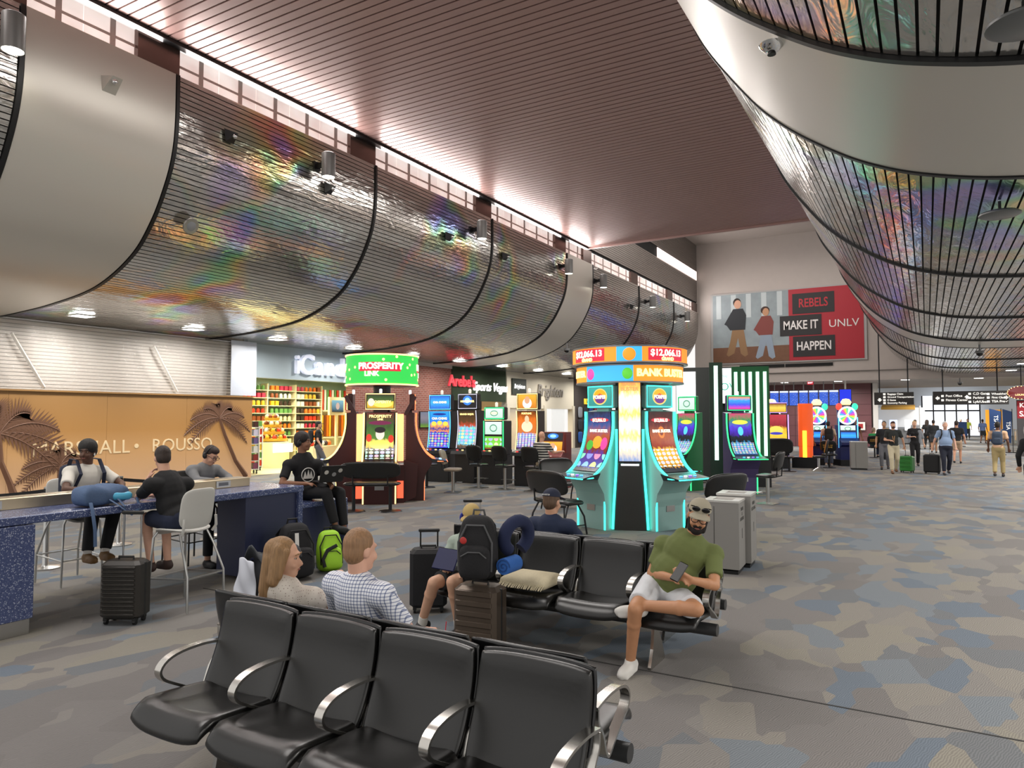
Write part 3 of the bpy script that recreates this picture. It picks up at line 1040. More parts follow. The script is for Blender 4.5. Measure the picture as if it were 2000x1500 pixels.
def backpack(loc, rz, s, m, trim, lab, tilt=0, pocket=True):
    t = thing('backpack', lab, 'backpack', loc, rz, None)
    t.rotation_euler = (R(tilt), 0, rz)

    def body(q):
        v = (q.y / (.5 * s) + .5)
        k = 1.0 - .22 * max(0, v - .55) / .45
        return (q.x * k, q.z * (1.1 - .45 * v), q.y + .25 * s)
    MB().slab(.32 * s, .5 * s, .24 * s, 12, 3.2, .3, body).build('body', m, t, angle=80)
    if pocket:
        MB().slab(.25 * s, .26 * s, .1 * s, 10, 3, .3, lambda q: (q.x, -.115 * s + q.z, q.y + .15 * s)).build('front_pocket', m, t, angle=80)
        MB().tube([(-.1 * s, -.16 * s, .2 * s), (-.04 * s, -.17 * s, .235 * s), (.05 * s, -.17 * s, .235 * s), (.1 * s, -.155 * s, .19 * s)], .006 * s, 6).build('zip', trim, t)
        MB().tube([(-.13 * s, -.105 * s, .08 * s), (-.135 * s, -.1 * s, .3 * s), (-.07 * s, -.09 * s, .43 * s), (.07 * s, -.09 * s, .43 * s), (.135 * s, -.1 * s, .3 * s), (.13 * s, -.105 * s, .08 * s)], .008 * s, 6).build('zip', trim, t)
    for sx in (-1, 1):
        MB().tube([(sx * .07 * s, .08 * s, .46 * s), (sx * .085 * s, .17 * s, .40 * s), (sx * .1 * s, .19 * s, .25 * s), (sx * .12 * s, .1 * s, .05 * s)], .028 * s, 8, flat=.01 * s).build('shoulder_strap', trim, t)
    MB().tube([(-.05 * s, .05 * s, .48 * s), (-.04 * s, .04 * s, .535 * s), (.04 * s, .04 * s, .535 * s), (.05 * s, .05 * s, .48 * s)], .01 * s, 6).build('haul_loop', trim, t)
    return t


M_PK = mat('black_cordura', '17171a', .8, bump=.3, bscale=160)
M_PKT = mat('grey_trim', '4f5052', .7)
M_STRAP = mat('black_strap', '0d0d0e', .7)
bp1 = backpack((-3.16, 4.88, .6), R(20), 1.02, M_PK, M_PKT, 'large black hiking backpack perched on the bronze suitcase')
MB().ell((-.08, -.165, .33), (.028, .006, .028)).build('red_badge', mat('badge_red', 'b5302c', .5), bp1)
t = thing('neck_pillow', 'navy and red neck pillow hung on the black hiking backpack', 'pillow', (-2.95, 5.14, .92))
MB().tube([(.13 * math.cos(R(a)), 0, .13 * math.sin(R(a))) for a in range(-60, 245, 20)], .055, 10).build('pillow', mat('navy_fleece', '1d2646', .9), t)
t.rotation_euler = (R(10), 0, R(70))
t = thing('rolled_blanket', 'rolled blue fleece blanket strapped to the black backpack', 'blanket', (-2.92, 4.96, .62))
MB().cyl((0, -.08, .1), (0, .12, .1), .065, n=18).build('roll', mat('blue_fleece', '2f62ad', .95, bump=.4, bscale=90), t)
MB().tube([(.06 * math.cos(a * .5) * (1 - a / 26), -.082, .1 + .06 * math.sin(a * .5) * (1 - a / 26)) for a in range(24)], .005, 5).build('spiral_edge', mat('blue_edge', '1f4580', .9), t)
bp2 = backpack((-6.47, 6.05, 0), R(70), 1.3, M_PK, M_STRAP, 'tall black travel backpack with a white luggage tag against the counter end', -6)
MB().box((-.07, -.235, .42), (.045, .006, .24)).build('luggage_tag', M_WHITE, bp2, smooth=False)
M_LIME = mat('lime_nylon', '9fd42a', .6, bump=.2, bscale=90)
bp3 = backpack((-6.42, 6.56, 0), R(58), 1.0, M_LIME, M_STRAP, 'lime green backpack with black trim leaning on the bench', -12)
MB().tube([(-.10, -.17, .05), (-.12, -.165, .14), (-.06, -.16, .25), (.06, -.15, .3)], .022, 8, flat=.012).build('black_band', M_STRAP, bp3)
# blue daypack lying on the counter
t = thing('daypack', 'slate blue daypack with a light blue bottle lying on the counter', 'backpack', (-7.03, 4.05, 1.04), R(95))
M_SLATE = mat('slate_nylon', '4d6384', .75, bump=.3, bscale=60, noise=.1)
MB().slab(.52, .26, .2, 18, 2.6, .3, lambda q: (q.x, q.y + .012 * math.sin(31 * q.x), max(.004, .1 + q.z * (1.0 - .6 * q.x) + .014 * math.sin(23 * q.x + 17 * q.y) * (q.z > 0)))).build('body', M_SLATE, t, angle=80)
MB().cone((.08, -.1, .085), .042, (.2, -.12, .08), .042).build('bottle', mat('aqua_bottle', '57b4d8', .3), t)
MB().tube([(-.2, -.14, .05), (-.22, -.2, -.02), (-.2, -.215, -.2), (-.19, -.21, -.36)], .016, 6, flat=.004).build('strap', M_SLATE, t)
MB().tube([(.0, -.13, .06), (.03, -.21, .01), (.16, -.23, -.1), (.28, -.2, -.05), (.3, -.12, .05)], .016, 6, flat=.004).build('strap', M_SLATE, t)
MB().tube([(.08, -.14, .06), (.1, -.215, -.01), (.1, -.215, -.3), (.1, -.21, -.42)], .014, 6, flat=.004).build('strap', M_SLATE, t)
t = thing('card', 'small white card with a green mark lying by the blue daypack', 'card', (-7.2, 4.72, 1.045))
MB().box((0, 0, .03), (.004, .1, .06)).build('sheet', M_WHITE, t, smooth=False)
MB().ell((.004, 0, .03), (.002, .022, .018)).build('mark', mat('green_ink', '3f8f4d', .6), t)
t = thing('plastic_cup', 'clear plastic cup with a red straw on the floor beside the suitcase', 'cup', (-3.43, 4.8, 0))
MB().lathe([(.001, .002), (.032, .002), (.044, .12), (.046, .12), (.046, .127), (.03, .135), (.001, .135)], 18).build('cup_body', mat('clear_cup', 'd9d3d0', .15, alpha=.55), t)
MB().lathe([(.034, .01), (.04, .07), (.001, .07)], 18).build('drink', mat('red_drink', 'a24b48', .4), t)
MB().cyl((0, 0, .08), (.012, .01, .24), .004, n=6).build('straw', mat('straw_red', 'd3283a', .4), t)
# jacket heap over a bag by the counter
t = thing('jacket_heap', 'white shirt and dark jacket heaped over a bag on the floor', 'jacket', (-5.75, 5.0, 0))
def crumple(seed, s):
    rnd = random.Random(seed)
    ph = [rnd.uniform(0, 6) for _ in range(6)]
    def fn(q):
        x, y = q.x, q.y
        z = q.z + .06 * s * math.sin(13 * x + ph[0]) * math.cos(11 * y + ph[1]) + .035 * s * math.sin(27 * x + 19 * y + ph[2])
        return (x + .03 * math.sin(12 * y + ph[3]), y + .03 * math.sin(11 * x + ph[4]), z)
    return fn
MB().slab(.4, .34, .5, 16, 3, .3, lambda q: Vector(crumple(1, 1)(q)) + Vector((0, .05, .27))).build('bag', mat('dark_jacket', '34363a', .85), t, angle=80)
def drape(q):
    a = crumple(5, .8)(q)
    return (a[0] - .05, -.19 + a[2] * .5 - .08 * (a[1] + .25), .30 + a[1])
MB().slab(.26, .48, .07, 18, 4, .2, drape).build('white_shirt', mat('white_cotton', 'd6dae4', .85), t, angle=80)
def drape2(q):
    a = crumple(9, 1.2)(q)
    return (a[0] + .02, a[1] + .04, .53 + a[2] - .6 * abs(a[0]) ** 1.5)
MB().slab(.46, .36, .06, 18, 4, .2, drape2).build('dark_jacket', mat('slate_jacket', '3f4246', .85), t, angle=80)
# ================================================================ GAMING MACHINES
def led(name, col='ffffff', s=2.2):
    return mat('led_' + name, col, .4, emis=s * .8)


L_CYAN, L_GREEN, L_WHITE = led('cyan', '3ff0dc', 2.2), led('green', '35e884', 1.6), led('white', 'eef6ff', 2.0)
L_YEL, L_BLUE, L_ORANGE = led('yellow', 'ffd98a', 2.0), led('blue', '58b8ff', 2.0), led('orange', 'ff7a4a', 1.8)
L_PURP = led('purple', '9a6cff', 1.6)
M_CAB = mat('cabinet_black', '17181a', .3)
M_GLOSS = mat('screen_bezel', '08080a', .12)


def screen_mat(name, stops, es=1.15, cell=None, blobs=(), noise=.12):
    """lit display: vertical colour ramp in UV, rows of round symbols between v0 and v1, oval colour areas"""
    k = NT('screen_' + name, .25)
    tc = k.n('TexCoord')
    sx = k.n('SeparateXYZ')
    k.l(tc, 'UV', sx, 0)
    nz = k.n('TexNoise', i_Scale=9.0, i_Detail=3.0)
    k.l(tc, 'UV', nz, 'Vector')
    ad = k.n('Math', operation='MULTIPLY_ADD')
    ad.inputs[1].default_value = noise * 2
    k.l(nz, 'Fac', ad, 0)
    sub = k.n('Math', operation='SUBTRACT')
    sub.inputs[1].default_value = noise
    k.l(sx, 'Y', sub, 0)
    k.l(sub, 0, ad, 2)
    rp = k.ramp(stops)
    k.l(ad, 0, rp, 0)
    cur = (rp, 0)
    for (u, v, ru, rv, col) in blobs:
        vm = k.n('VectorMath', operation='SUBTRACT')
        vm.inputs[1].default_value = (u, v, 0)
        k.l(tc, 'UV', vm, 0)
        vd = k.n('VectorMath', operation='DIVIDE')
        vd.inputs[1].default_value = (ru, rv, 1)
        k.l(vm, 0, vd, 0)
        ln = k.n('VectorMath', operation='LENGTH')
        k.l(vd, 0, ln, 0)
        lt = k.n('Math', operation='LESS_THAN')
        lt.inputs[1].default_value = 1.0
        k.l(ln, 'Value', lt, 0)
        mx = k.n('Mix', data_type='RGBA')
        mx.inputs[7].default_value = lin(col)
        k.l(lt, 0, mx, 0)
        k.l(cur[0], cur[1], mx, 6)
        cur = (mx, 2)
    if cell:
        v0, v1, nx, ny, sat, val = cell
        mp = k.n('Mapping')
        mp.inputs['Location'].default_value = (0, -v0 * ny / (v1 - v0), 0)
        mp.inputs['Scale'].default_value = (nx, ny / (v1 - v0), 1)
        k.l(tc, 'UV', mp, 'Vector')
        vo = k.n('TexVoronoi', i_Scale=1.0, i_Randomness=.0)
        vo.voronoi_dimensions = '2D'
        k.l(mp, 0, vo, 'Vector')
        wn = k.n('TexWhiteNoise')
        wn.noise_dimensions = '3D'
        k.l(vo, 'Position', wn, 'Vector')
        hs = k.n('CombineColor', mode='HSV')
        hs.inputs[1].default_value = sat
        hs.inputs[2].default_value = val
        k.l(wn, 'Value', hs, 0)
        l1 = k.n('Math', operation='LESS_THAN')
        l1.inputs[1].default_value = .4
        k.l(vo, 'Distance', l1, 0)
        g1 = k.n('Math', operation='GREATER_THAN')
        g1.inputs[1].default_value = v0
        k.l(sx, 'Y', g1, 0)
        l2 = k.n('Math', operation='LESS_THAN')
        l2.inputs[1].default_value = v1
        k.l(sx, 'Y', l2, 0)
        m1 = k.n('Math', operation='MULTIPLY')
        k.l(l1, 0, m1, 0)
        k.l(g1, 0, m1, 1)
        m2 = k.n('Math', operation='MULTIPLY')
        k.l(m1, 0, m2, 0)
        k.l(l2, 0, m2, 1)
        mx = k.n('Mix', data_type='RGBA')
        k.l(m2, 0, mx, 0)
        k.l(cur[0], cur[1], mx, 6)
        k.l(hs, 0, mx, 7)
        cur = (mx, 2)
    k.b.inputs['Base Color'].default_value = (.02, .02, .02, 1)
    k.l(cur[0], cur[1], k.b, 'Emission Color')
    k.b.inputs['Emission Strength'].default_value = es * .85
    return k.m


def uv_strip(curve, x0, x1, name, m, parent, off=0.0):
    """screen surface following (y,z) points from top to bottom, UV 0..1"""
    n = len(curve)
    L = [0]
    for a, b in zip(curve, curve[1:]):
        L.append(L[-1] + math.dist(a, b))
    vs, fs, uvs = [], [], []
    for i, (y, z) in enumerate(curve):
        a, b = curve[max(0, i - 1)], curve[min(n - 1, i + 1)]
        dy, dz = b[0] - a[0], b[1] - a[1]
        q = math.hypot(dy, dz)
        ny, nz = dz / q, -dy / q
        if ny > 0:
            ny, nz = -ny, -nz
        vs += [(x0, y + ny * off, z + nz * off), (x1, y + ny * off, z + nz * off)]
        uvs += [(0, 1 - L[i] / L[-1]), (1, 1 - L[i] / L[-1])]
    for i in range(n - 1):
        fs.append((2 * i, 2 * i + 2, 2 * i + 3, 2 * i + 1))
    me = bpy.data.meshes.new(name)
    me.from_pydata(vs, [], fs)
    uvl = me.uv_layers.new(name='UVMap')
    for lp in me.loops:
        uvl.data[lp.index].uv = uvs[lp.vertex_index]
    me.polygons.foreach_set('use_smooth', [True] * len(fs))
    me.materials.append(m)
    o = bpy.data.objects.new(name, me)
    COL.objects.link(o)
    o.parent = parent
    return o


def flat_screen(w, h, loc, name, m, parent, rot=(0, 0, 0)):
    o = uv_strip([(0, h / 2), (0, -h / 2)], -w / 2, w / 2, name, m, parent)
    o.location = loc
    o.rotation_euler = tuple(R(a) for a in rot)
    return o


def on_curve(curve, v, off=.012):
    """bend function that lays lettering on a curved screen, centred at height fraction v"""
    L = [0]
    for a, b in zip(curve, curve[1:]):
        L.append(L[-1] + math.dist(a, b))
    T = L[-1]

    def f(co):
        s = min(max((1 - v) * T - co.y, 0), T - 1e-4)
        i = max(k for k in range(len(L) - 1) if L[k] <= s)
        t = (s - L[i]) / (L[i + 1] - L[i])
        a, b = curve[i], curve[i + 1]
        return Vector((co.x, a[0] + (b[0] - a[0]) * t - off - co.z, a[1] + (b[1] - a[1]) * t))
    return f


CURVE = [tuple(p) for p in catmull([(-.10, 2.0), (-.10, 1.75), (-.14, 1.5), (-.22, 1.28), (-.34, 1.09), (-.46, .985)], 4)]


def curved_machine(loc, rz, lab, ledm, smain, stop_, title, W=.72, sub=None, body=None, topz=2.46, group=None, title_m=None, back=.12, candle=True):
    t = thing('slot_machine', lab, 'slot machine', loc, rz, group)
    body = body or M_CAB
    poly = [(y + .03, z) for y, z in CURVE] + [(-.50, .95), (-.46, .8), (-.34, .62), (-.30, .4), (-.30, .0), (back, 0), (back, 2.03)]
    MB().prism(poly, -W / 2, W / 2, 'X').build('cabinet', body, t, smooth=False)
    sw = W / 2 - .07
    uv_strip(CURVE, -sw - .025, sw + .025, 'bezel', M_GLOSS, t, -.012)
    s = uv_strip(CURVE, -sw, sw, 'main_screen', smain, t, .004)
    for sx in (-1, 1):
        MB().tube([(sx * (W / 2 - .012), y - .012, z) for y, z in CURVE] + [(sx * (W / 2 - .01), -.6, .9), (sx * (W / 2 - .03), -.8, .885)], .02, 6).build('light_strip', ledm, t)
        MB().box((sx * (W / 2 - .02), -.305, .3), (.03, .02, .58)).build('base_light', ledm, t, smooth=False)
    MB().prism([(-.44, .965), (-.82, .9), (-.84, .87), (-.5, .86)], -W / 2 - .03, W / 2 + .03, 'X').build('button_deck', mat('deck_dark', '26282b', .25), t, smooth=False)
    MB().tube([(-W / 2 - .03, -.6, .895), (-W / 2 - .02, -.835, .885), (W / 2 + .02, -.835, .885), (W / 2 + .03, -.6, .895)], .011, 6).build('deck_light', ledm, t)
    for x, m in ((-.16, L_BLUE), (-.05, L_WHITE), (.07, L_PURP), (.18, L_BLUE)):
        MB().lathe([(.03, 0), (.028, .012), (.001, .014)], 12, (x, -.68, .928)).build('button', m, t)
    MB().box((0, -.306, .36), (.2, .012, .1)).build('bill_door', M_STEEL, t, smooth=False)
    # topper screen
    zc = (topz + 2.06) / 2
    h = topz - 2.06
    MB().cbox((0, -.02, zc), (W - .06, .12, h), .02).build('topper_case', body, t)
    flat_screen(W - .16, h - .09, (0, -.085, zc), 'topper_screen', stop_, t)
    MB().tube([(-(W / 2 - .05), -.085, zc - h / 2 + .02), (W / 2 - .05, -.085, zc - h / 2 + .02), (W / 2 - .05, -.085, zc + h / 2 - .02), (-(W / 2 - .05), -.085, zc + h / 2 - .02)], .012, 6, closed=True).build('topper_light', ledm, t)
    MB().box((0, .02, 2.04), (.3, .08, .06)).build('neck', body, t, smooth=False)
    if candle:
        MB().lathe([(.03, 0), (.03, .09), (.001, .1)], 12, (.0, .03, topz)).build('candle', L_WHITE, t)
    tm = title_m or L_YEL
    for s_, sz, v in title:
        text(s_, sz, t, tm, depth=.002, bold=.002, rot=(0, 0, 0), bend=on_curve(CURVE, v))
    if sub:
        text(sub, .085, t, tm, (0, -.1, zc - .01), depth=.002, bold=.002)
    return t


GOLD = [(0, '2a1208'), (.25, 'd9a21a'), (.4, 'f6d65a'), (.55, '6d8a2c'), (.75, '8a1f1a'), (1, '2a2a10')]
S_PROS = screen_mat('fortune', [(0, '1d1d12'), (.28, '3a3414'), (.3, 'd8ad28'), (.42, 'f2d860'), (.5, '4d7a2a'), (.75, '31501f'), (1, '5c1512')], 1.2, (.02, .27, 5, 3, .45, .95), [(.5, .36, .36, .1, 'f4d95c'), (.5, .58, .16, .12, 'f0d8c8'), (.5, .66, .2, .06, '1a1212'), (.1, .5, .1, .08, 'd3341e'), (.9, .48, .1, .08, 'd3341e'), (.5, .8, .42, .04, '6d1040')])
S_PROST = screen_mat('fortune_top', [(0, 'c79a1c'), (.45, 'f2d24a'), (.55, '41601f'), (1, '1e3312')], 1.2, None, [(.6, .3, .35, .25, 'f7de62'), (.15, .45, .12, .3, 'f0d8c8')])
S_BB1 = screen_mat('vault_red', [(0, '101420'), (.08, '1a2030'), (.1, '2b3b9a'), (.33, '5a2b8a'), (.4, '7a2a18'), (.62, 'a8451c'), (.8, '2a4a8a'), (1, '141a3a')], 1.2, (.1, .33, 3, 1, .7, .95), [(.5, .52, .2, .1, 'f4a52a'), (.2, .47, .14, .08, '4fae3a'), (.8, .5, .14, .1, 'e0459a'), (.5, .87, .4, .035, 'c8283a')])
S_BB2 = screen_mat('vault_gold', [(0, '101420'), (.1, '1a2030'), (.12, 'c98a1c'), (.4, 'f0b93a'), (.46, '8a2a1c'), (.62, 'a34a1c'), (.8, '5a1414'), (1, '2a0a0a')], 1.2, (.12, .42, 5, 4, .35, 1.0), [(.5, .68, .14, .09, 'e87a2a'), (.5, .68, .08, .05, '7a2a10'), (.5, .87, .4, .035, 'c8283a')])
S_POMP = screen_mat('volcano_logo', [(0, '2a8f8a'), (1, '3aa89e')], 1.1, None, [(.5, .5, .32, .46, 'e9d27a'), (.5, .5, .28, .4, 'f0b01e'), (.5, .38, .22, .26, '6a2f86'), (.5, .52, .08, .16, 'e0501e')], .02)
S_STRIP = screen_mat('pillar', [(0, '7a8fb8'), (.12, 'd8c8b0'), (.18, 'fffbe8'), (.32, 'f8d870'), (.45, 'fffdf4'), (.6, 'f4d05a'), (.75, 'fffdf4'), (.9, 'f2b85a'), (1, 'f08a3a')], 1.5)

# ---- cyan pod (four-sided): tower with ring signs, two machines in view and one behind
PC = Vector((-4.64, 12.2, 0))
tw = thing('jackpot_tower', 'dark tower with two stacked round video signs and a glowing strip, edged in cyan light', 'sign tower', PC, R(20.8))
MB().prism([(-.265, 0), (.265, 0), (.19, 1.12), (-.19, 1.12)], -.84, -.8, 'Y').build('front_panel', mat('brushed_charcoal', '3d3c3a', .35, .5, bump=.1, bscale=90), tw, smooth=False)
MB().box((0, -.81, 1.82), (.4, .06, 1.38)).build('core', M_CAB, tw, smooth=False)
MB().box((0, 0, 1.25), (.5, .5, 2.5)).build('core_back', M_CAB, tw, smooth=False)
flat_screen(.36, 1.34, (0, -.845, 1.83), 'strip_screen', S_STRIP, tw)
text('BANK\nBUSTER', .085, tw, L_ORANGE, (0, -.853, 2.42), depth=.002, bold=.003)
for s in (-1, 1):
    MB().tube([(s * .292, -.855, .02), (s * .275, -.855, .4), (s * .24, -.855, .9), (s * .222, -.84, 1.3), (s * .222, -.83, 1.7)], .02, 8).build('edge_light', L_CYAN, tw)
MB().box((0, -.85, 1.1), (.3, .02, .03)).build('downlight', L_WHITE, tw, smooth=False)


def ring_sign(parent, r, z0, z1, m, name='ring_sign'):
    b = MB().lathe([(r, z0), (r, z1)], 64)
    b.f, b.mi = b.f[:64], b.mi[:64]
    b.build(name, m, parent)
    MB().lathe([(r - .12, z0 - .015), (r + .012, z0 - .015), (r + .012, z0 + .012), (r - .01, z0 + .012)], 64).build('rim', mat('rim_grey', '8d8f92', .3, .6), parent)
    MB().lathe([(r - .01, z1 - .012), (r + .012, z1 - .012), (r + .012, z1 + .015), (.02, z1 + .015)], 64).build('rim', mat('rim_grey'), parent)
    MB().lathe([(.02, z0 + .001), (r - .06, z0 + .001)], 64).build('underside', M_CAB, parent)


def round_text(s, size, r, z, ang, parent, m, bold=.004, shear=0):
    """lettering laid round a drum; ang 0 is straight ahead (-Y), positive to the right"""
    a0 = R(ang)
    return text(s, size, parent, m, rot=(0, 0, 0), depth=.004, bold=bold, shear=shear,
                bend=lambda co: Vector(((r + .008 + co.z) * math.sin(a0 + co.x / r), -(r + .008 + co.z) * math.cos(a0 + co.x / r), z + co.y)))


def round_patch(r, z0, z1, a0, a1, parent, m, name='panel', off=.004, n=10):
    vs, fs = [], []
    for k in range(n + 1):
        a = R(a0 + (a1 - a0) * k / n)
        for z in (z0, z1):
            vs.append(((r + off) * math.sin(a), -(r + off) * math.cos(a), z))
    for k in range(n):
        fs.append((2 * k, 2 * k + 2, 2 * k + 3, 2 * k + 1))
    return MB().add(vs, fs).build(name, m, parent)


E_OR, E_SKY, E_RED = led('tangerine', 'f08a2a', 1.1), led('skyblue', '3fa8e0', 1.0), led('crimson', 'c8243c', 1.0)
E_PINK, E_LIME, E_CREAM = led('pinkface', 'e84a9a', 1.0), led('limeface', '58b83a', 1.0), led('cream', 'fff0d8', 1.6)
ring_sign(tw, 1.02, 2.83, 3.1, E_OR, 'upper_ring_sign')
ring_sign(tw, .95, 2.5, 2.79, E_OR, 'lower_ring_sign')
for a in (-42, 42):
    round_patch(1.02, 2.86, 3.07, a - 24, a + 18, tw, E_RED, 'prize_panel', .006)
    round_text('$12,066.13', .15, 1.02, 2.985, a - 3, tw, E_CREAM)
    round_text('GRAND', .075, 1.02, 2.885, a - 3, tw, L_YEL)
round_patch(1.02, 2.83, 3.1, -12, 12, tw, E_SKY, 'sky_panel', .006)
MB().ell((0, -1.03, 2.96), (.11, .02, .11)).build('round_motif', E_OR, tw)
round_patch(.95, 2.5, 2.79, -50, 4, tw, E_SKY, 'sky_panel', .006)
round_text('BANK BUSTER', .17, .95, 2.65, 40, tw, L_YEL, .008)
round_text('BUSTER', .15, .95, 2.65, -68, tw, L_YEL, .008)
for a, m in ((-44, E_PINK), (-2, E_LIME)):
    MB().ell((.95 * math.sin(R(a)), -.95 * math.cos(R(a)), 2.64), (.09, .03, .1), Matrix.Rotation(R(a), 3, 'Z')).build('round_motif', m, tw)
for rz, sm, lab in ((-24, S_BB1, 'cyan-lit curved slot machine with round cartoon figures below the ring-sign tower'), (66, S_BB2, 'cyan-lit curved slot machine showing rows of gold symbols beside the ring-sign tower'), (156, S_BB2, 'cyan-lit curved slot machine on the hidden back of the ring-sign tower')):
    d = Vector((math.sin(R(rz)), -math.cos(R(rz)), 0))
    curved_machine(PC + d * .64, R(rz), lab, L_CYAN, sm, S_POMP, [('$12,066.13', .075, .865), ('BANK BUSTER', .07, .7)], sub='POMPEII', body=mat('teal_cabinet', '9cc4bf', .3, .1), title_m=E_CREAM, candle=False, group='cyan-lit machines round the tower')

# ---- green fortune pod
GC = Vector((-10.97, 12.82, 0))
E_DRUM = screen_mat('drum', [(0, '1f9a3a'), (.5, '35c452'), (1, '1f9a3a')], .9, None, (), .25)
tw = thing('jackpot_tower', 'round bright green drum sign with red lettering above the fortune machines', 'sign tower', GC, R(38))
MB().cyl((0, 0, 0), (0, 0, 2.62), .2, n=16).build('column', M_CAB, tw)
b = MB().lathe([(.83, 2.66), (.83, 3.3)], 64)
b.f, b.mi = b.f[:64], b.mi[:64]
dr = b.build('drum_screen', led('drumgreen', '2fc04c', .85), tw)
for z in (2.64, 3.31):
    MB().lathe([(.83, z - .015), (.85, z - .015), (.85, z + .015), (.83, z + .015)], 64).build('drum_light', L_YEL, tw)
MB().lathe([(.02, 2.62), (.8, 2.62), (.83, 2.66)], 64).build('drum_base', mat('drum_red', '8a1c1c', .3), tw)
MB().lathe([(.83, 3.3), (.8, 3.34), (.02, 3.34)], 64).build('drum_top', mat('drum_red'), tw)
for a in (-108, 0, 108):
    round_patch(.83, 2.93, 3.13, a - 35, a + 32, tw, E_RED, 'title_panel', .006)
    round_text('PROSPERITY', .19, .83, 3.04, a, tw, E_CREAM, .008)
    round_text('LINK', .15, .83, 2.87, a - 14, tw, E_CREAM, .006)
for k in range(26):
    a, z = random.uniform(-85, 85), random.uniform(2.7, 3.26)
    if 2.85 < z < 3.15 and abs(a) < 40:
        continue
    MB().ell((.835 * math.sin(R(a)), -.835 * math.cos(R(a)), z), (.03, .008, .03), Matrix.Rotation(R(a), 3, 'Z'), 8, 5).build('gold_spark', L_YEL, tw)
MW = mat('burgundy_cabinet', '3a1513', .3)
for rz, lab, ledm in ((38, 'fortune slot machine with gold coin screen and glowing side columns below the green drum sign', L_YEL), (-52, 'fortune slot machine turned to the candy shop under the green drum sign', L_YEL), (128, 'fortune slot machine turned to the slot row under the green drum sign', L_ORANGE)):
    d = Vector((math.sin(R(rz)), -math.cos(R(rz)), 0))
    m = curved_machine(GC + d * .68, R(rz), lab, ledm, S_PROS, S_PROST, [('PROSPERITY', .09, .93), ('LINK', .06, .87)], sub='PROSPERITY', body=MW, topz=2.44, W=.74, group='fortune machines under the green drum')
    if rz == 38:
        for s in (-1, 1):
            MB().box((s * .45, .06, 1.45), (.13, .3, 1.05)).build('glow_column', led('warmcol', 'ffb070', 1.5), m, smooth=False)
            MB().box((s * .45, .06, .42), (.17, .3, .84)).build('column_base', MW, m, smooth=False)
            MB().box((s * .45, -.1, .3), (.14, .02, .38)).build('red_glow', led('redglow', 'ff5a3c', 1.3), m, smooth=False)
            MB().prism([(s * .52, 0), (s * .8, .12), (s * .84, .85), (s * .52, .95)], .0, .12, 'Y').build('side_fin', MW, m, smooth=False)
            MB().prism([(s * .5, 1.95), (s * .6, 1.95), (s * .8, 2.35), (s * .74, 2.4)], .0, .1, 'Y').build('horn', MW, m, smooth=False)


# ---- upright machines in a row
def upright(x, y, rz, top, lab, ledm, smain, stopm, title, W=.68, kind='tall', sub=None, tm=None):
    t = thing('slot_machine', lab, 'slot machine', (x, y, 0), rz, 'upright slot machines in a row')
    MB().cbox((0, .08, .42), (W, .62, .84), .015).build('base_cabinet', M_CAB, t)
    MB().prism([(-.45, .84), (-.42, .93), (-.2, .97), (.35, .97), (.35, .84)], -W / 2, W / 2, 'X').build('button_deck', mat('deck_dark'), t, smooth=False)
    for x_, m in ((-.18, led('redbtn', 'ff4a4a', 1.2)), (0, L_YEL), (.16, L_WHITE)):
        MB().lathe([(.035, 0), (.03, .015), (.001, .018)], 12, (x_, -.33, .95)).build('button', m, t)
    z1 = top - .5 if kind == 'tall' else top - .4
    if kind == 'tall':
        crv = [tuple(p) for p in catmull([(-.12, z1), (-.09, z1 - .3), (-.1, z1 - .6), (-.18, 1.0)], 4)]
        MB().prism([(y_ + .02, z_) for y_, z_ in crv] + [(.32, .97), (.32, z1)], -W / 2, W / 2, 'X').build('body', M_CAB, t, smooth=False)
        uv_strip(crv, -W / 2 + .05, W / 2 - .05, 'main_screen', smain, t, .003)
        for s in (-1, 1):
            MB().tube([(s * (W / 2 - .02), y_ - .005, z_) for y_, z_ in crv], .013, 6).build('light_strip', ledm, t)
        for s_, sz, v in title:
            text(s_, sz, t, tm or L_YEL, depth=.002, bold=.002, rot=(0, 0, 0), bend=on_curve(crv, v))
    else:
        MB().box((0, .1, (.97 + z1) / 2), (W, .44, z1 - .97)).build('body', M_CAB, t, smooth=False)
        zs = (.97 + z1) / 2
        flat_screen(W - .12, (z1 - .97) / 2 - .06, (0, -.125, zs + (z1 - .97) / 4), 'upper_screen', stopm, t)
        flat_screen(W - .12, (z1 - .97) / 2 - .06, (0, -.125, zs - (z1 - .97) / 4), 'main_screen', smain, t)
        for s in (-1, 1):
            MB().box((s * (W / 2 - .015), -.12, zs), (.025, .02, z1 - .97)).build('light_strip', ledm, t, smooth=False)
    h = top - z1 - .03
    MB().cbox((0, .02, z1 + .03 + h / 2), (W + .02, .2, h), .03).build('topper_case', M_CAB, t)
    flat_screen(W - .1, h - .1, (0, -.085, z1 + .03 + h / 2), 'topper_screen', stopm, t)
    MB().tube([(-(W / 2 - .02), -.085, z1 + .06), (W / 2 - .02, -.085, z1 + .06), (W / 2 - .02, -.085, top - .03), (-(W / 2 - .02), -.085, top - .03)], .013, 6, closed=True).build('topper_light', ledm, t)
    if sub:
        text(sub, .08, t, tm or L_YEL, (0, -.092, z1 + .03 + h / 2), depth=.002, bold=.002)
    MB().lathe([(.04, 0), (.045, .1), (.03, .13), (.001, .14)], 12, (.0, .05, top)).build('candle', mat('candle_glass', 'e8dcd0', .2, emis=.5), t)
    return t


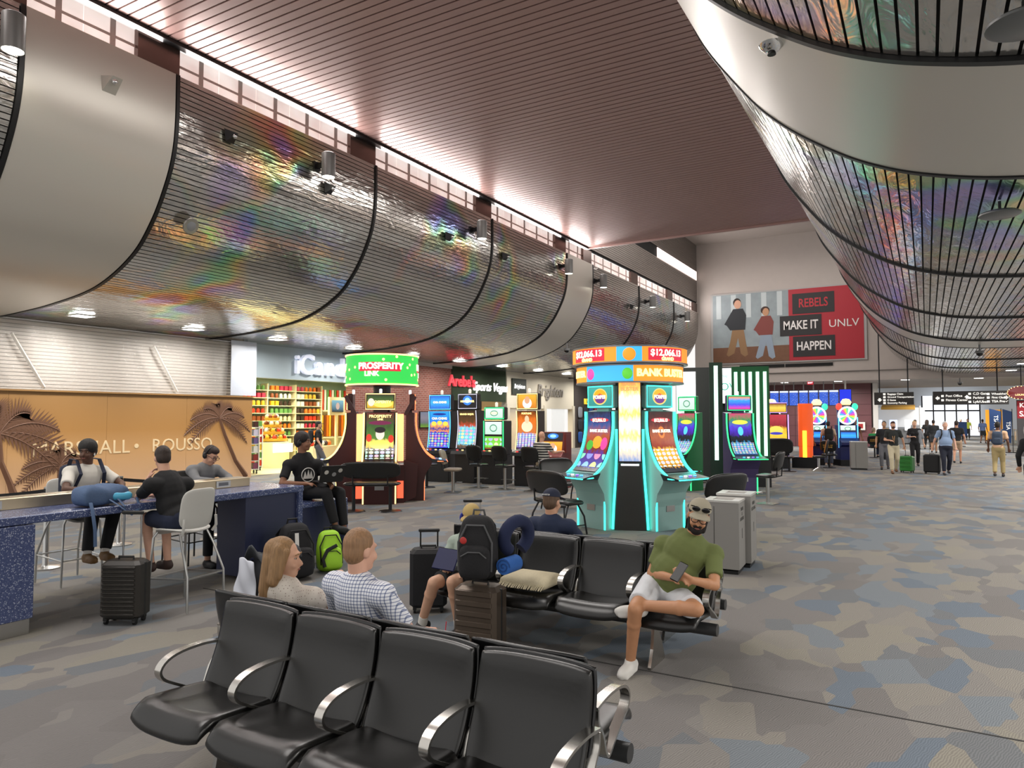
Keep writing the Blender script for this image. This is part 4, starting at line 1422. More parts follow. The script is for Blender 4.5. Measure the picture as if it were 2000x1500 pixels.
S_CHA = screen_mat('blue_coins', [(0, '1626c8'), (.42, '1a1fb0'), (.45, 'f08a2a'), (.52, '2a1a8a'), (.6, 'f2a02a'), (.72, '1a7be8'), (1, '2aa0f0')], 1.15, (.04, .4, 6, 5, .7, .75), [(.2, .66, .13, .06, 'f8d84a'), (.5, .68, .13, .06, 'f8d84a'), (.8, .66, .13, .06, 'f8d84a'), (.5, .92, .35, .03, '0f2a8a')])
S_CHAT = screen_mat('blue_burst', [(0, '1560d0'), (.5, '35b0ff'), (1, '1560d0')], 1.1)
S_HEX = screen_mat('gem_board', [(0, '1a1a20'), (.08, '6a4a20'), (.12, '5ac0d8'), (.55, '58c8dc'), (.6, 'c8442a'), (.7, '5a3a1a'), (1, '2a1d10')], 1.1, (.12, .55, 4, 5, .6, .95))
S_HEXT = screen_mat('gem_logo', [(0, '05060f'), (1, '0a0f22')], 1.2, None, [(.5, .58, .28, .38, '2a7ad8'), (.5, .58, .16, .22, '9fe0ff')])
S_GRN = screen_mat('green_reels', [(0, 'b83a2a'), (.12, '4a9a2a'), (.2, '8ae04a'), (1, '6ac83a')], 1.1, (.3, .85, 3, 1, .5, 1.0))
S_GRNT = screen_mat('green_crest', [(0, 'cfeedd'), (1, 'e8fff2')], 1.0, None, [(.5, .5, .22, .3, '4a9a78'), (.5, .5, .17, .22, 'd8f4e4')])
S_ORG = screen_mat('bearded_wizard', [(0, '2a1608'), (.1, '5a3aa0'), (.4, '6a7ac8'), (.44, 'c86a1a'), (.75, 'e0701a'), (1, '3a2008')], 1.15, (.08, .42, 6, 7, .4, .95), [(.5, .6, .3, .14, 'f4dcb8'), (.5, .78, .12, .1, 'e8c8a0')])
S_ORGT = screen_mat('bearded_top', [(0, 'd07a1a'), (1, 'f0b030')], 1.15, None, [(.5, .35, .25, .4, 'f4f0ea'), (.5, .6, .14, .28, 'd8a078')])
upright(-12.55, 17.35, R(8), 2.58, 'blue slot machine with three gold coins and glowing white-blue edges', L_BLUE, S_CHA, S_CHAT, [('CHA CHING', .09, .8)], sub='CHA CHING', W=.74)
upright(-11.62, 17.45, 0, 2.6, 'slot machine with hexagon gem board and silver-edged top screen', led('silver', 'c8c8d8', 1.0), S_HEX, S_HEXT, [('GRAND MAJOR', .07, .9)], sub='HEXBREAKER')
upright(-10.7, 17.45, 0, 2.2, 'shorter green-lit slot machine with three stacked screens', L_GREEN, S_GRN, S_GRNT, [], kind='short', sub='CASH')
upright(-9.62, 17.45, 0, 2.58, 'orange-lit slot machine with bearded figure on the top screen', L_YEL, S_ORG, S_ORGT, [('FORTUNE', .07, .93)])
t = thing('slot_machine', 'low old slot machine in a red cabinet beside the striped shirt player', 'slot machine', (-8.72, 17.3, 0), R(5), 'upright slot machines in a row')
MR = mat('red_cabinet', '6d201c', .35)
MB().prism([(-.3, 0), (.35, 0), (.35, 1.5), (-.1, 1.5), (-.22, 1.0), (-.42, .86), (-.42, .78), (-.3, .72)], -.34, .34, 'X').build('cabinet', MR, t, smooth=False)
flat_screen(.56, .2, (0, -.14, 1.38), 'top_glass', S_HEXT, t, (-10, 0, 0))
flat_screen(.56, .3, (0, -.2, 1.1), 'reel_glass', S_ORGT, t, (-14, 0, 0))
MB().box((.37, 0, 1.2), (.05, .4, .5)).build('side_panel', MR, t, smooth=False)

# ---- green pod behind
S_NEON = screen_mat('neon_tower', [(0, '1f5f9a'), (.3, '3a9ad0'), (.36, '10141c'), (.48, '16202c'), (.52, '3a1a8a'), (.7, '4a2ad0'), (.85, '2a8a4a'), (1, 'c83a6a')], 1.15, (.03, .33, 7, 6, .4, .7), [(.5, .6, .12, .1, '58d0f0'), (.5, .8, .35, .05, 'e8e04a')])
S_NEONT = screen_mat('neon_top', [(0, 'e83a8a'), (.35, '3a4af0'), (.7, '2a9af0'), (1, 'f0a03a')], 1.15)
curved_machine((-5.45, 18.7, 0), R(-28), 'green-edged curved slot machine turned away beside the green light post', L_GREEN, S_NEON, S_GRNT, [], body=mat('green_cabinet', '1f7a45', .3, .2), group='green-edged machines')
curved_machine((-4.12, 18.45, 0), R(36), 'green-edged curved slot machine with neon tower screen in front of the striped light wall', L_GREEN, S_NEON, S_NEONT, [], body=mat('violet_cabinet', '4b3f6a', .3, .3), group='green-edged machines')
t = thing('light_post', 'slim dark post with one vertical green-white light tube', 'light post', (-4.86, 19.2, 0), R(15))
MB().box((0, 0, 1.68), (.34, .3, 3.36)).build('post', mat('post_green', '173526', .4), t, smooth=False)
MB().box((0, -.16, 2.02), (.1, .02, 2.5)).build('light_tube', led('mint', 'c8ffe8', 1.8), t, smooth=False)
t = thing('tube_light_display', 'green light panel of five bright vertical tubes behind the neon machine', 'light panel', (-4.2, 20.3, 0), R(15))
MB().box((0, 0, 1.65), (.98, .2, 3.3)).build('panel', mat('wall_green', '0f5a30', .4), t, smooth=False)
MB().box((0, -.01, .4), (1.02, .24, .8)).build('plinth', M_CAB, t, smooth=False)
for k in range(5):
    MB().box((-.38 + k * .19, -.112, 2.0), (.085, .03, 2.3)).build('light_tube', led('mint'), t, smooth=False)
S_WHT = screen_mat('white_video', [(0, '3ad0f0'), (.08, '2a5af0'), (.2, 'b03ae0'), (.3, 'f4f4f8'), (1, 'ffffff')], 1.5, None, (), .04)
t = thing('video_tower', 'tall white video panels of the green gaming pod lettered NOW', 'video screen', (-5.4, 20.6, 0), R(15))
MB().box((0, .3, 1.7), (1.9, .4, 3.3)).build('core', mat('tower_grey', '3f4342', .4), t, smooth=False)
flat_screen(.55, 2.5, (-.66, .08, 1.98), 'tall_screen', S_WHT, t)
flat_screen(.8, 1.0, (.52, -.14, 2.8), 'upper_screen', led('whitevideo', 'f4fbf8', 1.5), t)
MB().box((.52, .0, 2.8), (.82, .26, 1.04)).build('screen_case', M_CAB, t, smooth=False)
text('NOW!', .3, t, led('tealtext', '3aa890', .8), (.5, -.15, 2.76), depth=.003)
text('come', .14, t, led('tealtext'), (.35, -.15, 3.08), depth=.003)

# ---- gold machine and wheel machines farther on
t = curved_machine((-4.95, 28.2, 0), R(12), 'tall slot machine with a red and gold treasure screen in rainbow edging', led('rainbow', 'c8a0ff', 1.2), screen_mat('treasure', [(0, 'c88a1a'), (.3, 'f4c83a'), (.5, 'e8b02a'), (.62, '8a1f2a'), (1, 'b83040')], 1.15, None, [(.55, .48, .3, .14, 'f6d45a'), (.55, .36, .28, .05, '3a3ab0')]), screen_mat('treasure_top', [(0, 'd8a82a'), (.5, 'f0d050'), (1, '7a2a20')], 1.1), [], W=.95)
t = thing('light_column', 'orange printed column with a yellow light tube beside the treasure machine', 'column', (-3.98, 29.0, 0))
MB().lathe([(.25, .0), (.25, .8), (.27, .82), (.27, 2.4), (.25, 2.42)], 24).build('drum', led('orangecol', 'd8501a', .7), t)
MB().box((.0, -.3, .8), (.14, .06, 1.2)).build('light_tube', led('yellowtube', 'ffe23a', 1.5), t, smooth=False)
MB().box((0, -.05, .2), (.9, .7, .4)).build('plinth', M_CAB, t, smooth=False)


def wheel_machine(x, y, rz, lab):
    t = thing('wheel_machine', lab, 'slot machine', (x, y, 0), rz, 'wheel-topped slot machines')
    MN = mat('navy_cabinet', '141c5a', .3)
    MB().prism([(-.3, 0), (.4, 0), (.4, 1.6), (-.05, 1.6), (-.12, 1.1), (-.45, .92), (-.45, .82), (-.3, .75)], -.36, .36, 'X').build('cabinet', MN, t, smooth=False)
    MB().cbox((0, .16, 2.0), (.66, .3, .9), .1).build('wheel_case', MN, t)
    MB().lathe([(.3, -.03), (.34, -.03), (.36, 0), (.34, .03), (.3, .03)], 32, cap=False).xf(Matrix.Translation((0, -.02, 1.97)) @ Matrix.Rotation(R(90), 4, 'X')).build('wheel_rim', L_WHITE, t)
    cols = ['e8489a', '8a5af0', '4ab0f0', 'f4f4ff', '5ad08a', 'f0c03a']
    for k in range(18):
        a0, a1 = 2 * math.pi * k / 18, 2 * math.pi * (k + 1) / 18
        MB().add([(.06 * math.cos(a0), -.03, 1.97 + .06 * math.sin(a0)), (.3 * math.cos(a0), -.03, 1.97 + .3 * math.sin(a0)), (.3 * math.cos(a1), -.03, 1.97 + .3 * math.sin(a1)), (.06 * math.cos(a1), -.03, 1.97 + .06 * math.sin(a1))], [(0, 1, 2, 3)]).build('wheel_segment', led('seg' + cols[k % 6], cols[k % 6], .9), t, smooth=False)
    MB().ell((0, -.04, 1.97), (.06, .02, .06)).build('wheel_hub', L_YEL, t)
    MB().lathe([(.16, 0), (.2, .1), (.12, .22), (.001, .24)], 16, (0, .1, 2.4)).build('crown', L_YEL, t)
    for s, m in ((-1, led('redlobe', 'f04a3a', 1.0)), (1, led('mintlobe', '3ad8b0', 1.0))):
        MB().ell((s * .3, 0, 2.32), (.12, .06, .14)).build('side_lobe', m, t)
        MB().box((s * .35, -.12, 1.3), (.03, .03, 1.2)).build('light_strip', L_BLUE, t, smooth=False)
    flat_screen(.56, .26, (0, -.075, 1.45), 'upper_screen', S_GRNT, t, (-4, 0, 0))
    flat_screen(.56, .28, (0, -.13, 1.18), 'main_screen', S_CHAT, t, (-12, 0, 0))
    MB().box((0, .1, .12), (.8, 1.1, .24)).build('plinth', M_CAB, t, smooth=False)
    return t


wheel_machine(-3.85, 31.2, R(5), 'navy slot machine with a prize wheel being played by two people')
wheel_machine(-2.72, 31.0, R(22), 'navy slot machine with a prize wheel beside the maroon wall')
wheel_machine(-5.35, 30.2, R(55), 'navy slot machine with a prize wheel seen edge on behind the treasure machine')


# ---- gaming seats
def game_chair(loc, rz, lab, w=.5, style='post', m=None, back=.42, seat_z=.62):
    t = thing('game_chair', lab, 'chair', loc, rz, 'black gaming chairs')
    m = m or M_VINYL
    MB().slab(w, .42, .09, 10, 4, .3, lambda q: (q.x, q.y, seat_z + q.z)).build('seat', m, t, angle=80)
    MB().slab(w * 1.04, back, .07, 12, 5, .35, lambda q: (q.x, .23 + .1 * (q.y / back + .5) - .07 * (2 * q.x / w) ** 2 * .5 + q.z, seat_z + .12 + back / 2 + q.y)).build('backrest', m, t, angle=80)
    for s in (-1, 1):
        MB().tube([(s * w * .3, .12, seat_z - .03), (s * w * .3, .25, seat_z), (s * w * .3, .27, seat_z + .2)], .014, 6).build('back_bracket', M_DARK, t)
    if style == 'post':
        MB().cyl((0, 0, .02), (0, 0, seat_z - .04), .04, n=14).build('post', M_STEEL, t)
        MB().box((0, 0, .01), (.42, .36, .02)).build('base_plate', M_STEEL, t, smooth=False)
        MB().tube([(-.16, -.05, .25), (-.18, -.2, .25), (.18, -.2, .25), (.16, -.05, .25)], .01, 6).build('footrest', M_STEEL, t)
    elif style == 'disc':
        for x in ((-w * .32, w * .32) if w > .8 else (0,)):
            MB().cyl((x, 0, .02), (x, 0, seat_z - .04), .035, n=14).build('post', M_DARK, t)
            MB().lathe([(.001, 0), (.24, 0), (.22, .02), (.04, .035), (.001, .04)], 24, (x, 0, 0)).build('base_disc', M_DARK, t)
    elif style == 'star':
        MB().cyl((0, 0, .1), (0, 0, seat_z - .04), .05, n=14).build('post', M_CHROME, t)
        for k in range(4):
            a = R(45 + 90 * k)
            MB().tube([(0, 0, .12), (.15 * math.cos(a), .15 * math.sin(a), .08), (.3 * math.cos(a), .3 * math.sin(a), .02)], [.03, .025, .02], 8).build('star_foot', M_CHROME, t)
    else:
        for sx in (-1, 1):
            MB().tube([(sx * w * .38, -.1, seat_z - .03), (sx * w * .42, -.2, .3), (sx * w * .44, -.24, .01)], .016, 6).build('leg', M_DARK, t)
            MB().tube([(sx * w * .38, .1, seat_z - .03), (sx * w * .42, .2, .3), (sx * w * .44, .26, .01)], .016, 6).build('leg', M_DARK, t)
            MB().tube([(sx * w * .43, -.22, .16), (sx * w * .43, .24, .16)], .01, 6).build('stretcher', M_DARK, t)
    return t


game_chair((-5.3, 10.62, 0), R(156), 'wide black chair at the cyan-lit cartoon machine', 1.0, 'legs', back=.4, seat_z=.52)
game_chair((-2.93, 11.35, 0), R(-114), 'wide black chair at the cyan-lit gold symbol machine', .95, 'legs', back=.4, seat_z=.52)
game_chair((-6.55, 13.4, 0), R(66), 'wide black chair on the far side of the cyan-lit tower', .9, 'legs', back=.4, seat_z=.52)
game_chair((-9.72, 11.08, 0), R(212), 'wide padded black bench with two disc bases before the fortune machine', 1.15, 'disc', back=.34, seat_z=.56)
game_chair((-10.47, 16.2, 0), R(180), 'black stool on a steel post before the hexagon gem machine', .48)
game_chair((-9.64, 16.2, 0), R(172), 'black stool on a steel post before the green-lit machine', .48)
game_chair((-8.74, 16.15, 0), R(180), 'black stool on a steel post behind the striped shirt player', .48)
game_chair((-10.4, 14.9, 0), R(110), 'tan padded chair standing alone in the aisle', .46, 'post', mat('tan_vinyl', '8d8272', .4), .38, .58)
game_chair((-11.75, 15.6, 0), R(170), 'black chair with disc base facing the blue coin machine', .5, 'disc')
game_chair((-3.05, 16.4, 0), R(-100), 'black chair on a steel post in the open aisle by the green pod', .5, 'post')
game_chair((-3.35, 27.4, 0), R(-80), 'black chair with a chrome star base near the wheel machines', .5, 'star', back=.5, seat_z=.5)
game_chair((-4.5, 26.6, 0), R(180), 'wide black chair at the treasure machine', .9, 'disc', back=.55, seat_z=.5)
for x, y, rz, lab in ((-3.2, 29.2, 180, 'black chair with gold lettering at the wheel machine'), (-2.15, 37.6, 180, 'black chair with gold lettering under the person in green')):
    t = game_chair((x, y, 0), R(rz), lab, .55, 'disc', seat_z=.5)
    text('WHEEL OF\nFORTUNE', .07, t, mat('gold_print', 'c79a3c', .4), (0, .385, .82), (90, 0, 180), .002)
# ================================================================ PEOPLE
REM = []          # (object, voxel size): surfaces grown into one skin at the end


def rotz(v, a):
    c_, s_ = math.cos(a), math.sin(a)
    return Vector((v[0] * c_ - v[1] * s_, v[0] * s_ + v[1] * c_, v[2]))


def turn(J, deg):
    return {k: rotz(v, R(deg)) for k, v in J.items()}


def stand(step=.2, bend=.0, arm=.0):
    return dict(pel=(0, 0, .93), neck=(0, -bend, 1.45 - bend * .2), rk=(-.1, -.09 - step * .45, .5), ra=(-.1, -step, .09), lk=(.1, -.04 - .05 * step, .5), la=(.1, step * .9, .1 + .12 * step),
                re=(-.26, .04 + arm, 1.13), rw=(-.27, -.1 + arm, .9), le=(.26, .02 - arm, 1.13), lw=(.27, -.12 - arm, .9))


def sit(z=.44, spread=.13):
    return dict(pel=(0, 0, z + .11), neck=(0, .04, z + .61), rk=(-spread, -.44, z + .07), ra=(-spread, -.42, .09), lk=(spread, -.44, z + .07), la=(spread, -.42, .09),
                re=(-.25, -.04, z + .3), rw=(-.14, -.27, z + .22), le=(.25, -.04, z + .3), lw=(.14, -.27, z + .22))


def skin_mat(h):
    return mat('skin_' + h, h, .55, noise=.06, nscale=25)


def person(label, loc, J, face=0, head=(0, 0, 0), skin='c99478', shirt='333333', pants='2a2a30', shoe='222222', hair='2a1c14', style='short', sleeve='short', legs='long', fat=1.0, vox=.014,
           shirt_m=None, feet=(None, None), curl=25, near=False, cap=None, beard=None, hs=1.0, sock=None, female=False, hands=True, shoe_m=None):
    t = thing('person', label, 'person', loc)
    J = {k: Vector(v) for k, v in J.items()}
    fa = R(face)
    ms, msh = skin_mat(skin), (shirt_m or mat('cloth_' + shirt, shirt, .85, noise=.08, nscale=12, bump=.15, bscale=25))
    mp = mat('cloth_' + pants, pants, .85, noise=.08, nscale=12, bump=.15, bscale=25)
    pel, neck = J['pel'], J['neck']
    z = (neck - pel).normalized()
    x = Vector((math.cos(fa), math.sin(fa), 0))
    x = (x - z * x.dot(z)).normalized()
    y = z.cross(x)
    M = Matrix((x, y, z)).transposed()
    L = (neck - pel).length
    P = lambda a, b, c_: pel + x * a + y * b + z * c_
    sw = .165 if female else .185
    sh = {'l': J.get('ls', P(sw, 0, L * .9)), 'r': J.get('rs', P(-sw, 0, L * .9))}
    hip = {'l': P(.09, 0, -.02), 'r': P(-.09, 0, -.02)}
    B, S, T = MB(), MB(), MB()

    def torso(m, d):
        m.ell(P(0, .0, L * .7), (.155 + d, .11 + d + .02 * (fat - 1), .19 + d), M, 16, 10)
        m.ell(P(0, -.02 * fat, L * .32), (.14 * fat + d, .11 * fat + d, .18 + d), M, 16, 10)
        m.ell(P(0, 0, .0), (.158 * (.6 + .4 * fat) + d, .12 * fat + d, .13 + d), M, 16, 10)
        m.cone(sh['l'], .066 + d, sh['r'], .066 + d, 14)
        m.cone(P(.08, .01, L * .95), .05 + d, P(-.08, .01, L * .95), .05 + d, 12)
    torso(B, 0)
    torso(S, .014)
    S.cone(P(0, .01, L * .92), .075, P(0, .005, L * 1.04), .062, 12, flat1=True)
    if female:
        for s in (-1, 1):
            S.ell(P(s * .07, -.1, L * .66), (.065, .055, .065), M)
    T.ell(P(0, 0, -.01), (.172 * (.6 + .4 * fat), .135 * fat, .14), M, 16, 10)
    hc = neck + Vector((0, 0, 1)) * 0 + z * .06
    yaw, pitch, roll = head
    Mh = Matrix.Rotation(fa + R(yaw), 3, 'Z') @ Matrix.Rotation(R(pitch), 3, 'X') @ Matrix.Rotation(R(roll), 3, 'Y')
    hc = neck + (z * .5 + Vector((0, 0, .5))).normalized() * .085 + Mh @ Vector((0, -.02, .105))
    H = lambda a, b, c_: hc + Mh @ Vector((a, b, c_)) * hs
    E = lambda m, c_, r, n=14: m.ell(H(*c_), tuple(q * hs for q in r), Mh, n, 10)
    B.cone(neck - z * .04, .056, H(0, .02, -.06), .054, 14)
    E(B, (0, .012, .025), (.073, .092, .095), 18)
    E(B, (0, -.025, -.03), (.06, .068, .085), 16)
    E(B, (0, -.058, -.09), (.036, .032, .027))
    B.cone(H(0, -.088, .0), .009 * hs, H(0, -.108, -.03), .0135 * hs)
    B.cone(H(-.03, -.08, .028), .012 * hs, H(.03, -.08, .028), .012 * hs)
    E(B, (0, -.088, -.063), (.022, .01, .011))
    for s in (-1, 1):
        E(B, (s * .072, .012, -.008), (.012, .023, .032))
        E(B, (s * .036, -.07, -.035), (.022, .022, .022))
    for k in 'lr':
        s = 1 if k == 'l' else -1
        e, w = J[k + 'e'], J[k + 'w']
        fat2 = .85 if female else 1.0
        B.cone(sh[k], .05 * fat2, e, .039 * fat2, 14)
        B.cone(e, .04 * fat2, w, .027 * fat2, 14)
        mid = e + (w - e) * .3
        B.ell(mid, .041 * fat2)
        a = (e - sh[k])
        if sleeve == 'short':
            S.cone(sh[k], .066, sh[k] + a * .72, .062, 14, flat1=True)
        elif sleeve == 'long':
            S.cone(sh[k], .066, e, .053, 14)
            S.cone(e, .054, w, .04, 14, flat1=True)
        # hand with palm and five fingers
        if hands:
            d = J.get(k + 'hd', (w - e)).normalized()
            n_ = J.get(k + 'pn', Vector((0, 0, -1)))
            n_ = (n_ - d * n_.dot(d))
            n_ = n_.normalized() if n_.length > 1e-3 else d.orthogonal().normalized()
            l_ = d.cross(n_) * s
            for q in (-.026, 0, .026):
                B.cone(w + l_ * q * .6, .019, w + d * .075 + l_ * q, .0155, 10)
            for i, (q, ln) in enumerate(((-.034, .06), (-.012, .072), (.011, .076), (.033, .068))):
                b0 = w + d * .08 + l_ * q
                c1 = R(curl + 6 * (3 - i))
                d1 = d * math.cos(c1) + n_ * math.sin(c1)
                d2 = d * math.cos(2 * c1) + n_ * math.sin(2 * c1)
                m1 = b0 + d1 * ln * .55
                B.cone(b0, .0092, m1, .0085, 8)
                B.cone(m1, .0085, m1 + d2 * ln * .5, .007, 8)
            b0 = w + d * .025 + l_ * .03
            m1 = b0 + (d * .65 + l_ * .6 + n_ * .35).normalized() * .045
            B.cone(b0, .0135, m1, .0105, 8)
            B.cone(m1, .0105, m1 + (d * .9 + n_ * .4).normalized() * .032, .0085, 8)
    for i, k in enumerate('rl'):
        kn, an = J[k + 'k'], J[k + 'a']
        h0 = hip[k]
        th = kn - h0
        B.cone(h0, .083 * (.5 + .5 * fat), kn, .055, 14)
        B.cone(kn, .055, an, .037, 14)
        B.ell(kn + (an - kn) * .28, .056)
        T.cone(h0, .1 * (.5 + .5 * fat), h0 + th * (1.0 if legs == 'long' else .8), .076 if legs == 'long' else .085, 14, flat1=(legs != 'long'))
        if legs == 'long':
            T.cone(kn, .074, an - (an - kn) * .08, .06, 14, flat1=True)
        fd = feet[i]
        fd = Vector(fd) if fd else rotz((0, -1, 0), fa)
        fd.normalize()
        fx = fd.cross(Vector((0, 0, 1)))
        fx = fx.normalized() if fx.length > .01 else Vector((1, 0, 0))
        fz = fx.cross(fd)
        Mf = Matrix((fx, fd, fz)).transposed()
        SH, SK = MB(), MB()
        F = lambda a, b, c_: an + Mf @ Vector((a, b, c_))
        B.cone(F(0, 0, -.03), .034, F(0, .13, -.055), .026, 12)
        SH.ell(F(0, -.02, -.04), (.042, .06, .05), Mf)
        SH.ell(F(0, .07, -.046), (.048, .115, .045), Mf)
        SH.cone(F(0, .01, -.03), .046, F(0, .1, -.05), .036)
        SH.cone(F(0, -.035, -.07), .018, F(0, .15, -.072), .018)
        SH.cone(F(.025, -.02, -.07), .018, F(.028, .13, -.072), .018)
        SH.cone(F(-.025, -.02, -.07), .018, F(-.028, .13, -.072), .018)
        SH.cone(F(0, 0, -.03), .046, F(0, -.002, .012), .045, 12, flat1=True)
        if sock:
            SK.cone(F(0, 0, -.02), .044, an + (kn - an).normalized() * .09, .044, 12, flat1=True)
            REM.append((SK.build('sock', mat('sock_' + sock, sock, .9), t), vox * 1.1))
        REM.append((SH.build('shoe', shoe_m or mat('shoe_' + shoe, shoe, .6), t), vox * 1.1))
    b = B.build('body', ms, t)
    REM.append((b, vox))
    for mb, nm, mm in ((S, 'shirt', msh), (T, 'trousers' if legs == 'long' else 'shorts', mp)):
        REM.append((mb.build(nm, mm, t), vox * 1.1))
    # hair
    mh = NT('hair_' + hair, .6) if 'hair_' + hair not in MATS else None
    if mh:
        tc = mh.n('TexCoord')
        mpn = mh.n('Mapping')
        mpn.inputs['Scale'].default_value = (90, 90, 8)
        mh.l(tc, 'Object', mpn, 'Vector')
        nz = mh.n('TexNoise', i_Scale=1.0, i_Detail=2.0)
        mh.l(mpn, 0, nz, 'Vector')
        c0 = lin(hair)
        mx = mh.n('Mix', data_type='RGBA')
        mx.inputs[6].default_value = tuple(q * .5 for q in c0[:3]) + (1,)
        mx.inputs[7].default_value = tuple(min(1, q * 1.6) for q in c0[:3]) + (1,)
        mh.l(nz, 'Fac', mx, 0)
        mh.l(mx, 2, mh.b, 'Base Color')
        bp_ = mh.n('Bump', i_Strength=.5, i_Distance=.01)
        mh.l(nz, 'Fac', bp_, 'Height')
        mh.l(bp_, 0, mh.b, 'Normal')
    mh = MATS['hair_' + hair]
    HR = MB()
    if style != 'bald':
        E(HR, (0, .024, .042), (.08, .092, .09), 18)
        E(HR, (0, .045, .0), (.074, .066, .085), 16)
        if style == 'afro':
            E(HR, (0, .02, .055), (.1, .105, .1), 18)
            E(HR, (0, .045, .01), (.09, .08, .09), 16)
        if style == 'top':
            E(HR, (0, -.02, .09), (.06, .075, .045), 16)
        if style == 'long':
            for s in (-1, 1):
                HR.cone(H(s * .055, .02, .06), .04 * hs, H(s * .085, .03, -.13), .036 * hs)
                HR.cone(H(s * .07, -.03, .05), .022 * hs, H(s * .088, .0, -.1), .024 * hs)
            HR.cone(H(0, .06, .05), .07 * hs, H(.01, .085, -.2), .062 * hs)
            HR.cone(H(.03, .07, .0), .05 * hs, H(.04, .085, -.22), .04 * hs)
            HR.cone(H(-.03, .07, .0), .05 * hs, H(-.04, .085, -.24), .04 * hs)
        if style == 'bun':
            E(HR, (0, .11, .07), (.035, .035, .035))
        REM.append((HR.build('hair', mh, t), vox))
    if beard:
        BD = MB()
        E(BD, (0, -.06, -.09), (.045, .04, .036))
        for s in (-1, 1):
            BD.cone(H(s * .06, -.005, -.02), .016 * hs, H(s * .045, -.05, -.085), .024 * hs)
        BD.cone(H(-.026, -.09, -.05), .010 * hs, H(.0, -.1, -.044), .010 * hs)
        BD.cone(H(.026, -.09, -.05), .010 * hs, H(.0, -.1, -.044), .010 * hs)
        REM.append((BD.build('beard', mat('beard_' + beard, beard, .9), t), vox * .8))
    if cap:
        CP = MB()
        prof = []
        rings = []
        for i in range(7):
            a = math.pi / 2 * i / 6
            rr, zz = math.cos(a), math.sin(a)
            rings.append([H(.086 * rr * math.cos(2 * math.pi * k / 20), .018 + .104 * rr * math.sin(2 * math.pi * k / 20), .052 + .085 * zz) for k in range(20)])
        CP.loft(rings)
        CP.build('cap', mat('cap_' + cap[0], cap[0], .8), t, angle=60)
        BR = MB()
        BR.slab(.15, .085, .012, 10, 5, .7, lambda q: H(q.x, -.118 + q.y, .055 + q.z - 1.5 * q.x ** 2 + .25 * (q.y - .04)))
        if not cap[2]:
            BR.build('cap_brim', mat('cap_' + cap[1], cap[1], .8), t, angle=60)
    if near:
        for s in (-1, 1):
            MB().ell(H(s * .028, -.0755, .006), (.0105 * hs, .008 * hs, .0062 * hs), Mh).build('eye', mat('eye_white', 'a89a8c', .4), t)
            MB().ell(H(s * .028, -.0805, .006), (.0056 * hs, .0042 * hs, .0056 * hs), Mh).build('pupil', mat('eye_dark', '1c120c', .2), t)
            MB().tube([H(s * .014, -.092, .03), H(s * .03, -.093, .035), H(s * .046, -.082, .028)], .0045 * hs, 6).build('eyebrow', mh, t)
        MB().ell(H(0, -.0965, -.063), (.02 * hs, .004 * hs, .006 * hs), Mh).build('mouth', mat('lip_' + skin, '8a4f45', .6), t)
    t['_h'] = [tuple(hc), tuple(tuple(r) for r in Mh)] and 1
    del t['_h']
    return t, H, Mh


def headset(t, H, col, band=True):
    m = mat('headset_' + col, col, .4)
    for s in (-1, 1):
        MB().ell(H(s * .088, .01, -.005), (.02, .036, .042), None).build('ear_cup', m, t)
    if band:
        MB().tube([H(.094 * math.cos(R(a)), .012, .125 * math.sin(R(a)) + .0) for a in range(0, 181, 15)], .009, 8).build('headband', m, t)


def glasses(t, H):
    m = mat('glasses_black', '0e0e10', .3)
    for s in (-1, 1):
        MB().tube([H(s * .031 + .024 * math.cos(R(a)), -.104, .004 + .019 * math.sin(R(a))) for a in range(0, 360, 30)], .003, 6, closed=True).build('glasses_rim', m, t)
        MB().tube([H(s * .055, -.1, .006), H(s * .074, 0, .008)], .0025, 5).build('glasses_temple', m, t)
    MB().cyl(H(-.008, -.105, .006), H(.008, -.105, .006), .0025, n=5).build('glasses_bridge', m, t)


def worn_pack(t, J, face, col, s=1.0, label=None):
    """backpack worn on the back, a thing of its own"""
    pel, neck = Vector(J['pel']), Vector(J['neck'])
    m = mat('pack_' + col, col, .8, bump=.2, bscale=80)
    c_ = pel + (neck - pel) * .58 + rotz((0, .235, 0), R(face))
    p = thing('backpack', label or 'backpack', 'backpack', Vector(t.location) + c_ - Vector((0, 0, .22 * s)), R(face + 180))
    MB().slab(.3 * s, .46 * s, .18 * s, 12, 3, .3, lambda q: (q.x, q.z - .01, q.y + .23 * s)).build('body', m, p, angle=80)
    MB().slab(.22 * s, .2 * s, .07 * s, 10, 3, .3, lambda q: (q.x, -.1 * s + q.z, q.y + .14 * s)).build('front_pocket', m, p, angle=80)
    for sx in (-1, 1):
        MB().tube([(sx * .1, .07, .4 * s), (sx * .12, .17, .53 * s), (sx * .125, .3, .52 * s), (sx * .13, .4, .36 * s), (sx * .175, .3, .12 * s), (sx * .13, .08, .05 * s)], .022, 6, flat=.006).build('shoulder_strap', m, p)
    return p


